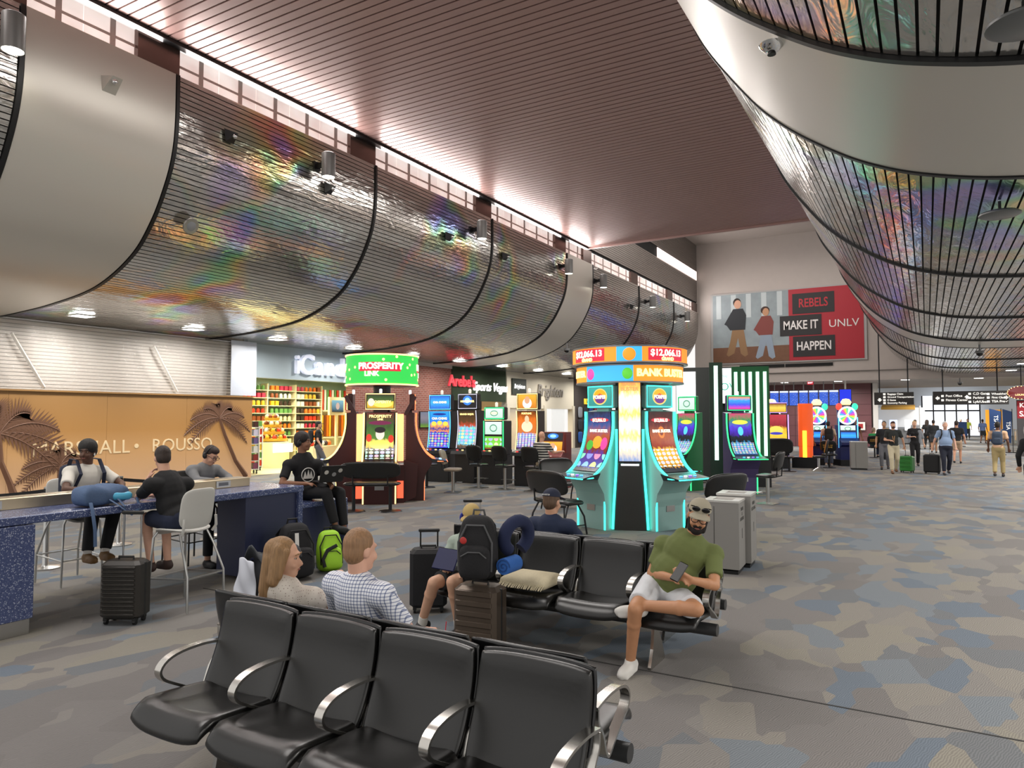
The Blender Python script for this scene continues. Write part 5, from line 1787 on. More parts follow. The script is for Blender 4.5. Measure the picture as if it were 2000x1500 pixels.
# ---- shirt patterns
def check_mat():
    k = NT('checked_cotton', .85)
    tc = k.n('TexCoord')
    sx = k.n('SeparateXYZ')
    k.l(tc, 'Object', sx, 0)
    out = None
    for ax in ('X', 'Z'):
        ml = k.n('Math', operation='MULTIPLY')
        ml.inputs[1].default_value = 55
        k.l(sx, ax, ml, 0)
        fr_ = k.n('Math', operation='FRACT')
        k.l(ml, 0, fr_, 0)
        lt = k.n('Math', operation='LESS_THAN')
        lt.inputs[1].default_value = .26
        k.l(fr_, 0, lt, 0)
        if out is None:
            out = lt
        else:
            ad = k.n('Math', operation='ADD')
            k.l(out, 0, ad, 0)
            k.l(lt, 0, ad, 1)
            out = ad
    dv = k.n('Math', operation='MULTIPLY')
    dv.inputs[1].default_value = .5
    k.l(out, 0, dv, 0)
    rp_ = k.ramp([(0, 'e6e8ee'), (.5, '8f98b4'), (1, '4d5878')])
    k.l(dv, 0, rp_, 0)
    k.l(rp_, 0, k.b, 'Base Color')
    return k.m


def stripe_mat():
    k = NT('striped_jersey', .85)
    tc = k.n('TexCoord')
    sx = k.n('SeparateXYZ')
    k.l(tc, 'Object', sx, 0)
    ml = k.n('Math', operation='MULTIPLY')
    ml.inputs[1].default_value = 15
    k.l(sx, 'Z', ml, 0)
    fr_ = k.n('Math', operation='FRACT')
    k.l(ml, 0, fr_, 0)
    rp_ = k.ramp([(0, '16161a'), (.5, 'c9c7c0')], 'CONSTANT')
    k.l(fr_, 0, rp_, 0)
    k.l(rp_, 0, k.b, 'Base Color')
    return k.m


def dot_mat():
    k = NT('dotted_blouse', .85)
    tc = k.n('TexCoord')
    vo = k.n('TexVoronoi', i_Scale=70.0, i_Randomness=.15)
    k.l(tc, 'Object', vo, 'Vector')
    rp_ = k.ramp([(0, '8a7468'), (.2, 'd9d1c6')], 'CONSTANT')
    k.l(vo, 'Distance', rp_, 0)
    k.l(rp_, 0, k.b, 'Base Color')
    return k.m


V = Vector
# 1 man in olive T-shirt
J = dict(pel=(-.05, -.02, .58), neck=(.17, -.03, .98), rs=(-.07, .0, .91), ls=(.31, .02, .87), re=(-.14, -.08, .70), rw=(.11, -.30, .73), le=(.36, -.16, .68), lw=(.23, -.33, .74), rhd=(.1, -.05, .03), rpn=(.2, .1, -1), lhd=(-.08, -.06, .05), lpn=(-.3, .6, .6),
         rk=(-.13, -.47, .52), ra=(-.22, -.34, .1), lk=(.3, -.42, .56), la=(-.14, -.4, .53))
t, H, Mh = person('bearded man in an olive T-shirt and white shorts looking at his phone', (-1.72, 5.42, 0), J, 8, (8, 13, 12), 'b98561', '66703f', 'cfd2d6', 'cfcdc8', '1c1512', 'short', 'short', 'short', 1.22, .009, feet=((-.15, -1, -.15), (-1, -.15, -.1)), near=True, cap=('9c9582', '9c9582', False), beard='17110e', curl=35)
glasses(t, H)
m = mat('sunglass_black', '08080a', .1)
for s in (-1, 1):
    MB().ell(H(s * .035, -.085, .085), (.03, .008, .02), Mh).build('sunglasses_lens', m, t)
MB().cyl(H(-.075, -.05, .09), H(.075, -.05, .09), .004, n=6).build('sunglasses_frame', m, t)
p = thing('smartphone', 'black smartphone held by the man in olive', 'phone', (-1.55, 5.03, .80))
MB().cbox((0, 0, 0), (.074, .012, .15), .005).build('case', M_BLACK, p)
MB().cbox((-.017, .008, .045), (.03, .006, .034), .003).build('camera_bump', M_DARK, p)
p.rotation_euler = (R(-38), R(14), R(-20))
# 2 man in navy cap, seen from behind
J = turn(sit(.43), 180)
J.update(pel=(0, .0, .56), neck=(0, -.1, .91))
t, H, Mh = person('man in a navy cap and navy T-shirt seen from behind on the far seats', (-3.1, 6.16, 0), J, 180, (-4, 8, 0), 'c99a7d', '1f2a44', '3a3d44', '333333', '5a4432', 'short', 'short', 'long', 1.18, .01, cap=('1b2238', '1b2238', False), hs=.98)
text('VETERAN', .02, t, M_WHITE, H(0, .126, .065), (90, 0, 176), .001)
# 3 boy with tablet
J = sit(.43)
J.update(pel=(.0, -.1, .54), neck=(-.06, .0, .82), re=(-.27, -.1, .62), rw=(-.13, -.27, .62), le=(.14, -.12, .60), lw=(.12, -.29, .60), rk=(-.12, -.48, .5), ra=(-.36, -.33, .1), lk=(.05, -.45, .52), la=(.02, -.3, .1), rhd=(.05, -.08, .0), lhd=(-.02, -.08, 0))
t, H, Mh = person('boy in a tan trucker cap with blue earphones holding a tablet', (-3.52, 5.42, 0), J, -8, (28, 18, 4), 'cfa286', '9aa89c', '26282b', '1c1c1e', '6a4a30', 'short', 'short', 'short', .92, .009, feet=((-.45, -1, -.3), (0, -1, 0)), near=True, cap=('b29a62', 'b29a62', False), sock='d8d6d0', hs=.92)
headset(t, H, '1d2f96', False)
p = thing('tablet', 'tablet in a blue case held by the boy', 'tablet', (-3.6, 5.06, .68))
MB().cbox((0, 0, 0), (.26, .014, .19), .006).build('case', mat('tablet_blue', '161c4a', .45), p)
MB().box((0, .009, 0), (.23, .003, .16)).build('screen', mat('tablet_screen', '2b3550', .1, emis=.2), p, smooth=False)
p.rotation_euler = (R(-30), 0, R(-8))
# 4 woman with long fair hair, 5 man in checked shirt
J = turn(sit(.43), 180)
J.update(pel=(0, .0, .56), neck=(.0, -.1, .85), ls=(-.18, -.02, .77), rs=(.17, -.0, .78), le=(-.24, .05, .6), lw=(-.1, .28, .62), re=(.27, .08, .74), rw=(.3, .12, .9), rhd=(-.1, .03, .04))
t, H, Mh = person('woman with long highlighted hair in a dotted cream blouse turned sideways', (-3.46, 3.22, 0), J, 168, (-48, 4, 0), 'd3a488', 'd9d1c6', '2d2d33', '222222', '8a6a46', 'long', 'short', 'long', 1.0, .009, near=True, female=True, shirt_m=dot_mat())
MB().tube([V((.29 + .036 * math.cos(R(a)), .115 + .03 * math.sin(R(a)), .865)) for a in range(0, 360, 30)], .008, 6, closed=True).build('wristwatch', mat('watch_dark', '2a2624', .4), t)
J = turn(sit(.43), 180)
J.update(pel=(0, .0, .57), neck=(.02, -.12, .95), re=(.33, .0, .66), rw=(.24, .25, .62), le=(-.27, .05, .66))
t, H, Mh = person('man with thinning fair hair in a blue and white checked shirt seen from behind', (-2.86, 3.24, 0), J, 178, (-8, 6, 0), 'd8a78f', 'e6e8ee', '30343c', '222222', '8d6b4c', 'short', 'short', 'long', 1.2, .009, shirt_m=check_mat())
# 6 man in white T-shirt at the counter
J = turn(sit(.79), 90)
J.update(pel=(0, .1, .88), neck=(.08, .12, 1.32), re=(.28, -.22, 1.12), rw=(.55, .0, 1.09), le=(.26, .42, 1.13), lw=(.52, .26, 1.09), rk=(.42, .0, .84), ra=(.52, -.1, .43), lk=(.42, .24, .84), la=(.5, .1, .42))
t, H, Mh = person('man in a white T-shirt with wireless earbuds seated behind the counter', (-8.35, 4.48, 0), J, 90, (-52, 4, 0), '5a3b2a', 'd6d2c8', '17171a', '7a5a34', '14100d', 'afro', 'short', 'long', 1.12, .011, near=True, sock='d4d0ca')
worn_pack(t, J, 90, '20263a', .95, 'navy backpack worn by the man in the white T-shirt')
MB().ell(H(.083, -.01, -.03), (.008, .008, .018)).build('earbud', M_WHITE, t)
p = thing('smartphone', 'phone in the hands of the man in the white T-shirt', 'phone', (-7.75, 4.62, 1.105), R(60))
MB().cbox((0, 0, 0), (.075, .15, .012), .004).build('case', M_BLACK, p)
# 7 man in black polo on the white stool
J = turn(sit(.79), -90)
J.update(pel=(-.02, -.03, .88), neck=(-.2, -.08, 1.3), rs=(-.14, -.27, 1.22), ls=(-.14, .13, 1.2), re=(-.42, -.22, 1.08), rw=(-.44, -.1, 1.26), rhd=(.02, .03, .1), le=(-.36, .22, 1.09), lw=(-.55, .02, 1.07), rk=(-.44, -.13, .86), ra=(-.36, -.06, .42), lk=(-.42, .08, .84), la=(-.28, .1, .38))
J['lk'], J['la'], J['rk'], J['ra'] = V((-.44, -.12, .86)), V((-.34, -.12, .40)), V((-.44, .1, .86)), V((-.3, .04, .40))
t, H, Mh = person('man in a black polo and navy striped shorts hunched over the counter', (-6.6, 4.65, 0), J, -90, (-22, 20, 0), 'cf9f86', '131315', '1a2238', '3a2822', '2a1c14', 'top', 'short', 'short', 1.12, .011, near=True)
# 8 man in grey jacket
J = turn(sit(.79), 90)
J.update(pel=(0, 0, .88), neck=(.14, .02, 1.24), re=(.3, -.22, 1.1), rw=(.52, -.06, 1.08), le=(.3, .26, 1.1), lw=(.55, .08, 1.08))
t, H, Mh = person('man with dark hair and glasses in a grey hooded jacket looking down at the counter', (-8.32, 6.05, 0), J, 90, (10, 30, 0), 'c99a80', '77787a', '17181c', '1c1c1e', '2a1a12', 'top', 'long', 'long', 1.1, .011, near=True)
glasses(t, H)
headset(t, H, '1c1c1e')
# 9 man with headphones and laptop on the bench
J = dict(pel=(0, 0, .94), neck=(0, -.1, 1.38), rs=(-.06, -.28, 1.27), ls=(.1, .1, 1.26), re=(-.02, -.42, 1.04), rw=(.2, -.2, 1.03), le=(.22, .16, 1.06), lw=(.42, .02, 1.0), rk=(.47, -.12, .92), ra=(.56, -.04, .5), lk=(.48, .12, .9), la=(.56, .12, .44), rpn=(0, 0, -1), lpn=(-.3, -.6, .4))
t, H, Mh = person('man in a black T-shirt with headphones typing on a laptop on the terrazzo bench', (-7.24, 6.95, 0), J, 72, (42, 0, 0), '8a5e45', '141416', '17171a', '121214', '1c1310', 'afro', 'short', 'long', 1.05, .011, near=True, feet=((.8, .5, -.1), (.8, .5, -.2)))
headset(t, H, '1a1a1c')
M_PR = mat('print_white', 'd8d6d0', .7)
ch = V((.0, -.08, 1.14))
fd = rotz((0, -1, 0), R(72))
sd = rotz((1, 0, 0), R(72))
MB().tube([ch + fd * .155 + sd * .09 * math.cos(R(a)) + V((0, 0, .09 * math.sin(R(a)))) for a in range(0, 360, 20)], .006, 6, closed=True).build('shirt_print', M_PR, t)
for a_, b_ in ((-.045, .05), (.0, .07), (.04, .055)):
    MB().add([ch + fd * .162 + sd * (a_ - .03) + V((0, 0, -.05)), ch + fd * .162 + sd * (a_ + .03) + V((0, 0, -.05)), ch + fd * .162 + sd * a_ + V((0, 0, b_))], [(0, 1, 2)]).build('shirt_print', M_PR, t)
p = thing('laptop', 'dark laptop covered in stickers on the lap of the headphone man', 'laptop', (-6.86, 6.93, 1.06), R(70))
MB().cbox((0, 0, 0), (.33, .23, .016), .005).build('base', M_DARK, p)
MB().prism([(-.115, .008), (-.205, .215), (-.215, .212), (-.127, .002)], -.165, .165, 'X').build('lid', M_BLACK, p, smooth=False)
for x_, q_, c__ in ((-.09, .6, 'c9c6be'), (.02, .45, '8d8d8d'), (.1, .68, 'b8b4ac')):
    MB().ell((x_, -.127 - .09 * q_, .002 + .21 * q_), (.03, .002, .03), Matrix.Rotation(R(23), 3, 'X')).build('sticker', mat('sticker_' + c__, c__, .6), p)

# ---- people farther away
def walker(label, x, y, face, J=None, **kw):
    J = turn(J or stand(), face)
    t, H, Mh = person(label, (x, y, 0), J, face, **kw)
    return t, J


far = dict(vox=.02)
# shopper in the candy store
t, J = walker('shopper in a black cap and grey trousers walking into the candy shop', -18.0, 17.75, 140, stand(.24), shirt='17171a', pants='5b5a60', shoe='3a3a3c', skin='d0a084', hair='2a1c14', cap=('17171a', '17171a', False), vox=.015)
worn_pack(t, J, 140, '1d1d20', 1.05, 'black backpack worn by the shopper in the candy shop')
# player in striped shirt
J = sit(.62)
J.update(re=(-.27, -.12, 1.0), rw=(-.3, -.4, 1.02))
t, J = walker('bald player in a black and white striped shirt seated at the slot row', -8.55, 16.25, 172, J, shirt_m=stripe_mat(), pants='b9ab8e', shoe='222226', skin='cf9f84', style='bald', legs='short', fat=1.2, vox=.015)
# two players at the prize wheel
t, J = walker('man in a cream shirt and khaki trousers leaning on the prize wheel machine', -4.1, 30.0, 165, stand(.08, .12), shirt='c9c1b0', pants='8a7748', shoe='6a5a3c', skin='b98a68', hair='2a2a2c', **far)
worn_pack(t, J, 165, '18181a', 1.0, 'black backpack on the man in the cream shirt')
t, J = walker('shirt-sleeved player with short dark hair carrying a black backpack at the prize wheel', -3.3, 30.0, 190, stand(.05, .05), shirt='d0b49c', pants='4a5568', shoe='b5b0a8', skin='b98a68', hair='1c1512', **far)
worn_pack(t, J, 190, '1a1a1c', 1.05, 'large black backpack on the player at the prize wheel')
t, J = walker('man in a black tank top standing by the maroon wall', -2.95, 37.5, 20, stand(.05), shirt='17171a', pants='2a2a2e', skin='8a5e45', hair='14100d', sleeve='none', **far)
t, J = walker('traveller in a green shirt seated with his back to the hall', -2.15, 37.55, 150, sit(.5), shirt='1f8a4a', pants='2a3246', skin='c99a80', hair='8d7a66', **far)
t, J = walker('fair-haired traveller in cream seated beside the person in green', -1.6, 38.0, 170, sit(.46), shirt='cdbf9c', pants='c9b890', skin='d0a488', hair='b0905c', style='long', female=True, **far)
J = stand(.26)
J.update(le=(.3, .05, 1.14), lw=(.36, .16, .9), re=(-.26, .02, 1.13), rw=(-.12, -.24, 1.12))
t, J = walker('bearded man with a lanyard in a dark polo and cream trousers walking with a suitcase', -1.0, 27.5, 12, J, shirt='2a2d2c', pants='c2b89c', shoe='6a4a30', skin='cf9f84', hair='4a2f1e', style='top', beard='4a2f1e', **far)
MB().tube([V(J['neck']) + rotz((-.06, -.03, 0), R(12)), V((.0, -.15, 1.18)), V((.03, -.16, 1.02)), V((.04, -.14, 1.2)), V(J['neck']) + rotz((.06, -.03, 0), R(12))], .008, 5).build('lanyard', mat('lanyard_tan', 'd0a070', .7), t)
J = stand(.1)
J.update(re=(-.25, -.02, 1.13), rw=(-.08, -.26, 1.16), le=(.27, .02, 1.13), lw=(.3, -.06, .88))
t, J = walker('woman in a grey cardigan over black reading her phone as she walks', -.42, 31.6, 8, J, shirt='17171a', pants='17171a', shoe='1c1c1e', skin='d3a488', hair='c0a070', female=True, style='bun', **far)
for s in (-1, 1):
    REM.append((MB().cone(V((s * .15, -.02, 1.36)), .07, V((s * .17, .0, .9)), .065, 12, flat1=True).cone(V((s * .18, 0, 1.36)), .075, V((s * .27, .02, 1.13)), .06).build('cardigan', mat('cloth_grey', '8a8f96', .85), t), .02))
t, J = walker('companion in dark clothes walking close behind the man with the lanyard', -1.35, 29.3, 0, stand(.1), shirt='1b1d22', pants='6a6a70', shoe='222222', skin='b98a68', hair='1c1512', **far)
J = stand(.2)
J.update(re=(-.3, .06, 1.14), rw=(-.34, .14, .9))
t, J = walker('heavy white-haired man in a light blue polo and navy trousers pulling a suitcase', .52, 27.7, 10, J, shirt='8fa6c8', pants='1c2030', shoe='3a3a3e', skin='d8a890', hair='d8d6d2', fat=1.35, **far)
worn_pack(t, J, 10, '26262a', .9, 'dark backpack worn by the white-haired man')
t, J = walker('man in a peach T-shirt and khaki trousers walking away', 1.95, 27.5, 172, stand(.14), shirt='d3ab8a', pants='a8966a', shoe='2a2a2c', skin='6a4632', hair='17110e', **far)
worn_pack(t, J, 172, '39465a', .95, 'slate blue backpack slung on the man in peach')
J = stand(.22)
t, J = walker('person in black with a long sleeve passing close by', 1.85, 17.7, 165, J, shirt='131316', pants='131316', shoe='222222', skin='c99a80', hair='2a1a12', style='long', sleeve='long', legs='short', female=True, vox=.016)
t, J = walker('man in a charcoal hoodie and shorts walking away down the passage', .3, 44.0, 178, stand(.2), shirt='34363a', pants='44474c', shoe='222222', skin='b98a68', legs='short', sleeve='long', fat=1.2, vox=.025)
t, J = walker('man in a grey shirt and pale trousers in the passage', -.6, 48.5, 150, stand(.15), shirt='7a7c80', pants='b0a48c', vox=.025)
t, J = walker('woman in black beside the man in grey', .0, 48.8, 160, stand(.15), shirt='141416', pants='141416', vox=.025, female=True, style='long')
t, J = walker('person in a green safety vest by the checkpoint', 2.3, 66, 0, stand(.05), shirt='b8d03a', pants='2a2a30', vox=.03)
t, J = walker('worker in a yellow-green vest farther down the passage', 3.0, 72, 0, stand(.05), shirt='c8d84a', pants='2a2a30', vox=.03)
t, J = walker('man in a blue T-shirt and shorts reaching sideways in the passage', 3.5, 62, 160, stand(.2), shirt='6a7fb0', pants='33363c', legs='short', skin='8a5e45', vox=.03)
t, J = walker('man in black walking behind the white-haired man', 1.05, 34.5, 175, stand(.2), shirt='17171a', pants='b59a80', legs='short', vox=.025)
# ================================================================ SHOPFRONTS, SIGNS AND FAR DETAILS
# ---- orange hoarding with palm print, plastic sheeting above
hm = NT('hoarding_print', .55)
tc = hm.n('TexCoord')
sx_ = hm.n('SeparateXYZ')
hm.l(tc, 'Object', sx_, 0)
mr = hm.n('MapRange')
mr.inputs['From Min'].default_value = -1.25
mr.inputs['From Max'].default_value = 1.25
hm.l(sx_, 'Z', mr, 0)
rp = hm.ramp([(0, 'd8b08a'), (.4, 'c79a66'), (.62, 'ac7e45'), (1, '906c40')])
hm.l(mr, 0, rp, 0)
hm.l(rp, 0, hm.b, 'Base Color')
hz = thing('hoarding', 'orange printed hoarding with palm silhouettes and pale shop lettering', 'hoarding', (-18.5, 9.0, 1.27))
for k in range(5):
    MB().box((0, -5.2 + k * 2.31 + 1.155, 0), (.1, 2.305, 2.54)).build('panel', MATS['hoarding_print'], hz, smooth=False)
MB().box((.02, .575, 1.27), (.16, 11.56, .04)).build('top_rail', mat('rail_brown', '8d6a3e', .5), hz, smooth=False)
M_PALM = mat('palm_print', '6b4a36', .6)
M_GILT = mat('gilt_letters', 'ead2a8', .5)
for s_, dy in (('MARSHALL', 1.15), ('•', 2.55), ('ROUSSO', 3.95)):
    text(s_, .50, hz, M_GILT, (.055, dy, -.16), (90, 0, 90), .004)


FK = [0]


def frond(y, z, ang, L, w=.16, droop=.5, n=16):
    """one palm leaf, a fringe of thin leaflets along a drooping rib, in the plane of the hoarding"""
    b = MB()
    FK[0] += 1
    pts = []
    for k in range(n + 1):
        t_ = k / n
        a = R(ang)
        pts.append(Vector((.054 + .0015 * (FK[0] % 9), y + L * t_ * math.cos(a), z + L * t_ * math.sin(a) - droop * L * t_ * t_)))
    for k in range(n):
        p, q = pts[k], pts[k + 1]
        d = (q - p).normalized()
        ww = w * math.sin(math.pi * (.12 + .88 * (k + .5) / n)) + .02
        for s in (-1, 1):
            nr = Vector((0, -d.z, d.y)) * s
            tip = p + d * ww * .9 + nr * ww
            b.add([p, p + d * L / n * 1.02, tip], [(0, 1, 2)])
    b.tube(pts, .012, 4)
    o = b.build('palm_leaf', M_PALM, hz, smooth=False)
    return o


def palm(y, z, s, trunk):
    for a, l_ in ((10, 1.0), (35, .95), (62, .8), (95, .75), (125, .85), (150, 1.0), (172, 1.05), (-12, .9), (192, .9)):
        frond(y, z, a, l_ * s, .2 * s, .55)
    MB().tube([Vector((.05, yy, zz)) for yy, zz in trunk], [.05, .06, .07, .09], 4).build('palm_trunk', M_PALM, hz, smooth=False)


palm(5.15, .6, 1.15, [(5.15, .6), (5.35, .1), (5.75, -.7), (6.15, -1.2)])
palm(-.75, .25, 1.7, [(-.75, .25), (-.7, -.4), (-.5, -.9), (-.4, -1.2)])
palm(.6, -.55, 1.0, [(.6, -.55), (.6, -.8), (.62, -1.0), (.65, -1.2)])
# plastic sheeting
pm = NT('plastic_sheet', .18)
tc = pm.n('TexCoord')
mp = pm.n('Mapping')
mp.inputs['Scale'].default_value = (1, 1.2, 2.4)
pm.l(tc, 'Object', mp, 'Vector')
nz = pm.n('TexNoise', i_Scale=3.0, i_Detail=5.0, i_Distortion=1.5)
pm.l(mp, 0, nz, 'Vector')
bp = pm.n('Bump', i_Strength=.8, i_Distance=.04)
pm.l(nz, 'Fac', bp, 'Height')
pm.l(bp, 0, pm.b, 'Normal')
pm.b.inputs['Base Color'].default_value = lin('e6e1da')
pm.b.inputs['Alpha'].default_value = .3
t = thing('plastic_sheeting', 'wrinkled translucent plastic sheeting hung above the orange hoarding', 'sheeting', (-18.55, 9.0, 2.575))
vs, fs = [], []
NY, NZ = 120, 12
for i in range(NY + 1):
    for j in range(NZ + 1):
        y, z = -5.2 + 10.7 * i / NY, 1.68 * j / NZ
        vs.append((.05 * math.sin(y * 3.1 + z) + .025 * math.sin(y * 9 + 2 * z), y, z))
for i in range(NY):
    for j in range(NZ):
        a = i * (NZ + 1) + j
        fs.append((a, a + NZ + 1, a + NZ + 2, a + 1))
MB().add(vs, fs).build('sheet', MATS['plastic_sheet'], t, angle=180)
for y0, y1 in ((-.55, .2), (3.0, 3.75)):
    MB().tube([(.06, y0, 1.3), (.06, y1, .05)], .04, 4).build('prop_bar', mat('prop_white', 'cfcac2', .5), t, smooth=False)
rs = struct(bpy.data.objects.new('wall_shutter', None))
COL.objects.link(rs)
MB().box((-19.12, 9.2, 2.15), (.1, 12.6, 4.3)).build('backing', mat('shutter_back', '8f8780', .7), rs, smooth=False)
sl = None
for k in range(20):
    if sl is None:
        sl = MB().box((0, 0, 0), (.05, 12.4, .07)).build('shutter_slat', mat('shutter_slat', 'c9c0b6', .5), rs, smooth=False)
        o = sl
    else:
        o = dup(sl, parent=rs)
    o.location = (-19.03, 9.2, 2.5 + k * .09)
t = thing('plastic_sheeting', 'milky plastic sheet closing the end of the hoarding by the candy shop', 'sheeting', (-18.45, 15.0, 2.58))
MB().box((0, 0, .85), (.02, .95, 1.7)).build('sheet', mat('milky_plastic', 'c5cbd6', .3, alpha=.85, bump=.6, bscale=6), t, smooth=False)

# ---- candy shop sign and stock
t = thing('shop_sign', 'chunky white illuminated candy shop letters on the pale blue header', 'sign', (-18.88, 18.9, 3.72))
for s_, dy in (('i', -1.32), ('C', -.88), ('a', -.3), ('n', .22), ('d', .76), ('y', 1.26)):
    text(s_, 1.0 if s_ == 'C' else .95, t, mat('sign_face', 'e9edff', .4, emis=.35), (0, dy, 0), (90, 0, 90), .08, bold=.014, name='letter')
pack_cols = ['d8a82a', 'c2361f', 'e8d9a8', '7a3f1f', 'd9d9d4', '3a2a24', 'e0701f', '5a8a4a', 'b02a4a']
sh = thing('shop_shelving', 'cream wall shelving stocked with sweets at the back of the candy shop', 'shelves', (-24.75, 21.9, 0))
for k in range(9):
    MB().box((.18, 0, .42 + k * .33), (.4, 4.7, .025)).build('shelf', mat('shelf_cream', 'ddd3b4', .5), sh, smooth=False)
for y in (-2.36, -.8, .78, 2.36):
    MB().box((.15, y, 1.7), (.42, .04, 3.3)).build('upright', mat('shelf_cream'), sh, smooth=False)
pk = {}
rnd = random.Random(3)
names = {0: ('bag', [(.0, 0), (.075, .0), (.085, .1), (.07, .19), (.03, .21)]), 1: ('jar', [(.06, 0), (.075, .02), (.075, .15), (.05, .17), (.05, .2), (.001, .2)])}
for row in range(9):
    kind = rnd.choice([0, 1, 2])
    for k in range(19):
        y = -2.2 + k * .245
        if k % 3 == 0:
            kind = rnd.choice([0, 1, 2])
            col = rnd.choice(pack_cols)
        if min(abs(y - q) for q in (-2.36, -.8, .78, 2.36)) < .11:
            continue
        key = (kind, col)
        p = (-24.5, 21.9 + y, .433 + row * .33)
        cn = dict(zip(pack_cols, ('golden', 'red', 'cream', 'brown', 'white', 'dark brown', 'orange', 'green', 'crimson')))[col]
        lab = cn + ' ' + ('bag', 'jar', 'carton')[kind] + ' of sweets on the ' + ('lowest', 'second', 'third', 'fourth', 'middle', 'sixth', 'seventh', 'second highest', 'highest')[row] + ' shelf of the candy shop wall'
        if key not in pk:
            m = mat('pack_' + col, col, .4)
            b = MB()
            if kind == 2:
                b.box((0, 0, .1), (.12, .17, .2)).build
            else:
                b.lathe(names[kind][1], 10)
            o = b.build('candy_' + ('bag', 'jar', 'carton')[kind], m, smooth=kind < 2)
            pk[key] = tag(o, lab, 'sweets', 'sweets on the wall shelving')
            o.location = p
        else:
            dup(pk[key], p, label=lab)
# sweet dispensers on the back wall
t = thing('candy_dispenser', 'wall of upright coloured sweet tubes at the back of the candy shop', 'dispenser', (-24.7, 25.3, 0))
MB().box((-.02, 0, 1.6), (.06, 1.95, 3.2)).build('backboard', mat('shelf_cream'), t, smooth=False)
for r_ in range(2):
    MB().box((.15, 0, .95 + r_ * 1.25), (.3, 1.9, .05)).build('ledge', mat('shelf_cream'), t, smooth=False)
    for k in range(11):
        MB().cyl((.12, -.82 + k * .165, 1.0 + r_ * 1.25), (.12, -.82 + k * .165, 2.0 + r_ * 1.2), .06, n=10).build('sweet_tube', mat('tube_' + pack_cols[(k * 3 + r_) % 9], pack_cols[(k * 3 + r_) % 9], .25), t)
t = thing('television', 'small television in a cream surround on the candy shop wall', 'television', (-22.8, 23.65, 2.1))
MB().box((-.08, 0, .3), (.12, .95, .8)).build('surround', mat('shelf_cream'), t, smooth=False)
o = flat_screen(.72, .52, (.0, 0, .3), 'screen', screen_mat('tv', [(0, '20242a'), (.2, '4a6a7a'), (1, '8ac0d0')], .9, None, [(.5, .5, .16, .3, 'd8b8a8')]), t, (0, 0, 90))
MB().box((-.08, 0, -.95), (.1, .1, 1.9)).build('post', mat('shelf_cream'), t, smooth=False)
MB().box((-.08, 0, -2.05), (.5, .8, .1)).build('foot', mat('shelf_cream'), t, smooth=False)
# free-standing racks near the entrance
cname = {'7a3f5a': 'plum', '8a2f2a': 'dark red', 'd9d9d4': 'white', '6a5a8a': 'violet', 'c8c4d8': 'lilac', '4a2a24': 'brown', 'c2361f': 'red', '5a8a4a': 'green', 'd8a82a': 'golden', 'a82a1f': 'deep red'}


def rack(x, y, rz, lab, cols, group, n=4):
    t = thing('display_rack', lab, 'rack', (x, y, 0), rz)
    for s in (-1, 1):
        MB().box((0, s * .42, .85), (.36, .03, 1.5)).build('side', M_WHITE, t, smooth=False)
    for k in range(6):
        MB().box((0, 0, .16 + k * .28), (.36, .84, .02)).build('shelf', M_WHITE, t, smooth=False)
    for sx2 in (-1, 1):
        for sy in (-1, 1):
            MB().cyl((sx2 * .13, sy * .36 - .015, .05), (sx2 * .13, sy * .36 + .015, .05), .05, n=10).build('castor', M_BLACK, t)
            MB().box((sx2 * .13, sy * .36, .12), (.03, .03, .1)).build('castor_stem', M_BLACK, t, smooth=False)
    c_, s_ = math.cos(rz), math.sin(rz)
    base = {}
    for k in range(6):
        for i in range(n):
            yy = -.32 + .64 * i / (n - 1)
            col = cols[k % len(cols)]
            p = (x + .05 * c_ - yy * s_, y + .05 * s_ + yy * c_, .172 + k * .28)
            if col not in base:
                base[col] = tag(MB().cbox((0, 0, .1), (.2, .155, .2), .01).build('candy_carton', mat('pack_' + col, col, .4)), '%s sweet carton on shelf %s of the %s' % (cname.get(col, 'dark'), ('one', 'two', 'three', 'four', 'five', 'six')[k], group), 'sweets', 'cartons on the ' + group)
                base[col].location = p
                base[col].rotation_euler = (0, 0, rz)
            else:
                dup(base[col], p, label='%s sweet carton on shelf %s of the %s' % (cname.get(col, 'dark'), ('one', 'two', 'three', 'four', 'five', 'six')[k], group))
    return t


rack(-19.75, 16.15, R(-20), 'white wheeled rack of boxed sweets at the candy shop entrance', ['7a3f5a', '8a2f2a', 'd9d9d4', '6a5a8a', 'c8c4d8', '4a2a24'], 'white entrance rack')
rack(-20.9, 17.3, R(-35), 'red rack of snack packs inside the candy shop', ['c2361f', '5a8a4a', 'd8a82a', 'a82a1f'], 'red snack rack', 5)
t = thing('sweet_display', 'tiered yellow sweet display with a glowing white light box in the candy shop', 'display', (-21.6, 18.9, 0))
MB().lathe([(.65, 0), (.65, .95), (.6, .97), (.001, .97)], 24).build('drum_base', mat('display_cream', 'e6dcae', .5), t)
MB().box((.62, 0, .75), (.06, .9, .32)).build('light_box', led('lightbox', 'fff8d8', 2.2), t, smooth=False)
for k in range(4):
    MB().lathe([(.001, 1.0 + k * .26), (.55 - k * .1, 1.0 + k * .26), (.6 - k * .1, 1.1 + k * .26), (.55 - k * .1, 1.1 + k * .26), (.001, 1.04 + k * .26)], 20).build('tier', mat('pack_d8a82a'), t)
    for i in range(12 - 2 * k):
        a = 2 * math.pi * i / (12 - 2 * k)
        MB().ell(((.48 - k * .1) * math.cos(a), (.48 - k * .1) * math.sin(a), 1.15 + k * .26), (.08, .08, .09), None, 8, 6).build('sweet_bag', mat('pack_' + pack_cols[(i + k) % 5], pack_cols[(i + k) % 5], .4), t)
t = thing('sweet_counter', 'low cream counter of wrapped sweets behind the shopper', 'counter', (-20.3, 20.0, 0), R(10))
MB().box((0, 0, .4), (.7, 1.6, .8)).build('body', mat('display_cream'), t, smooth=False)
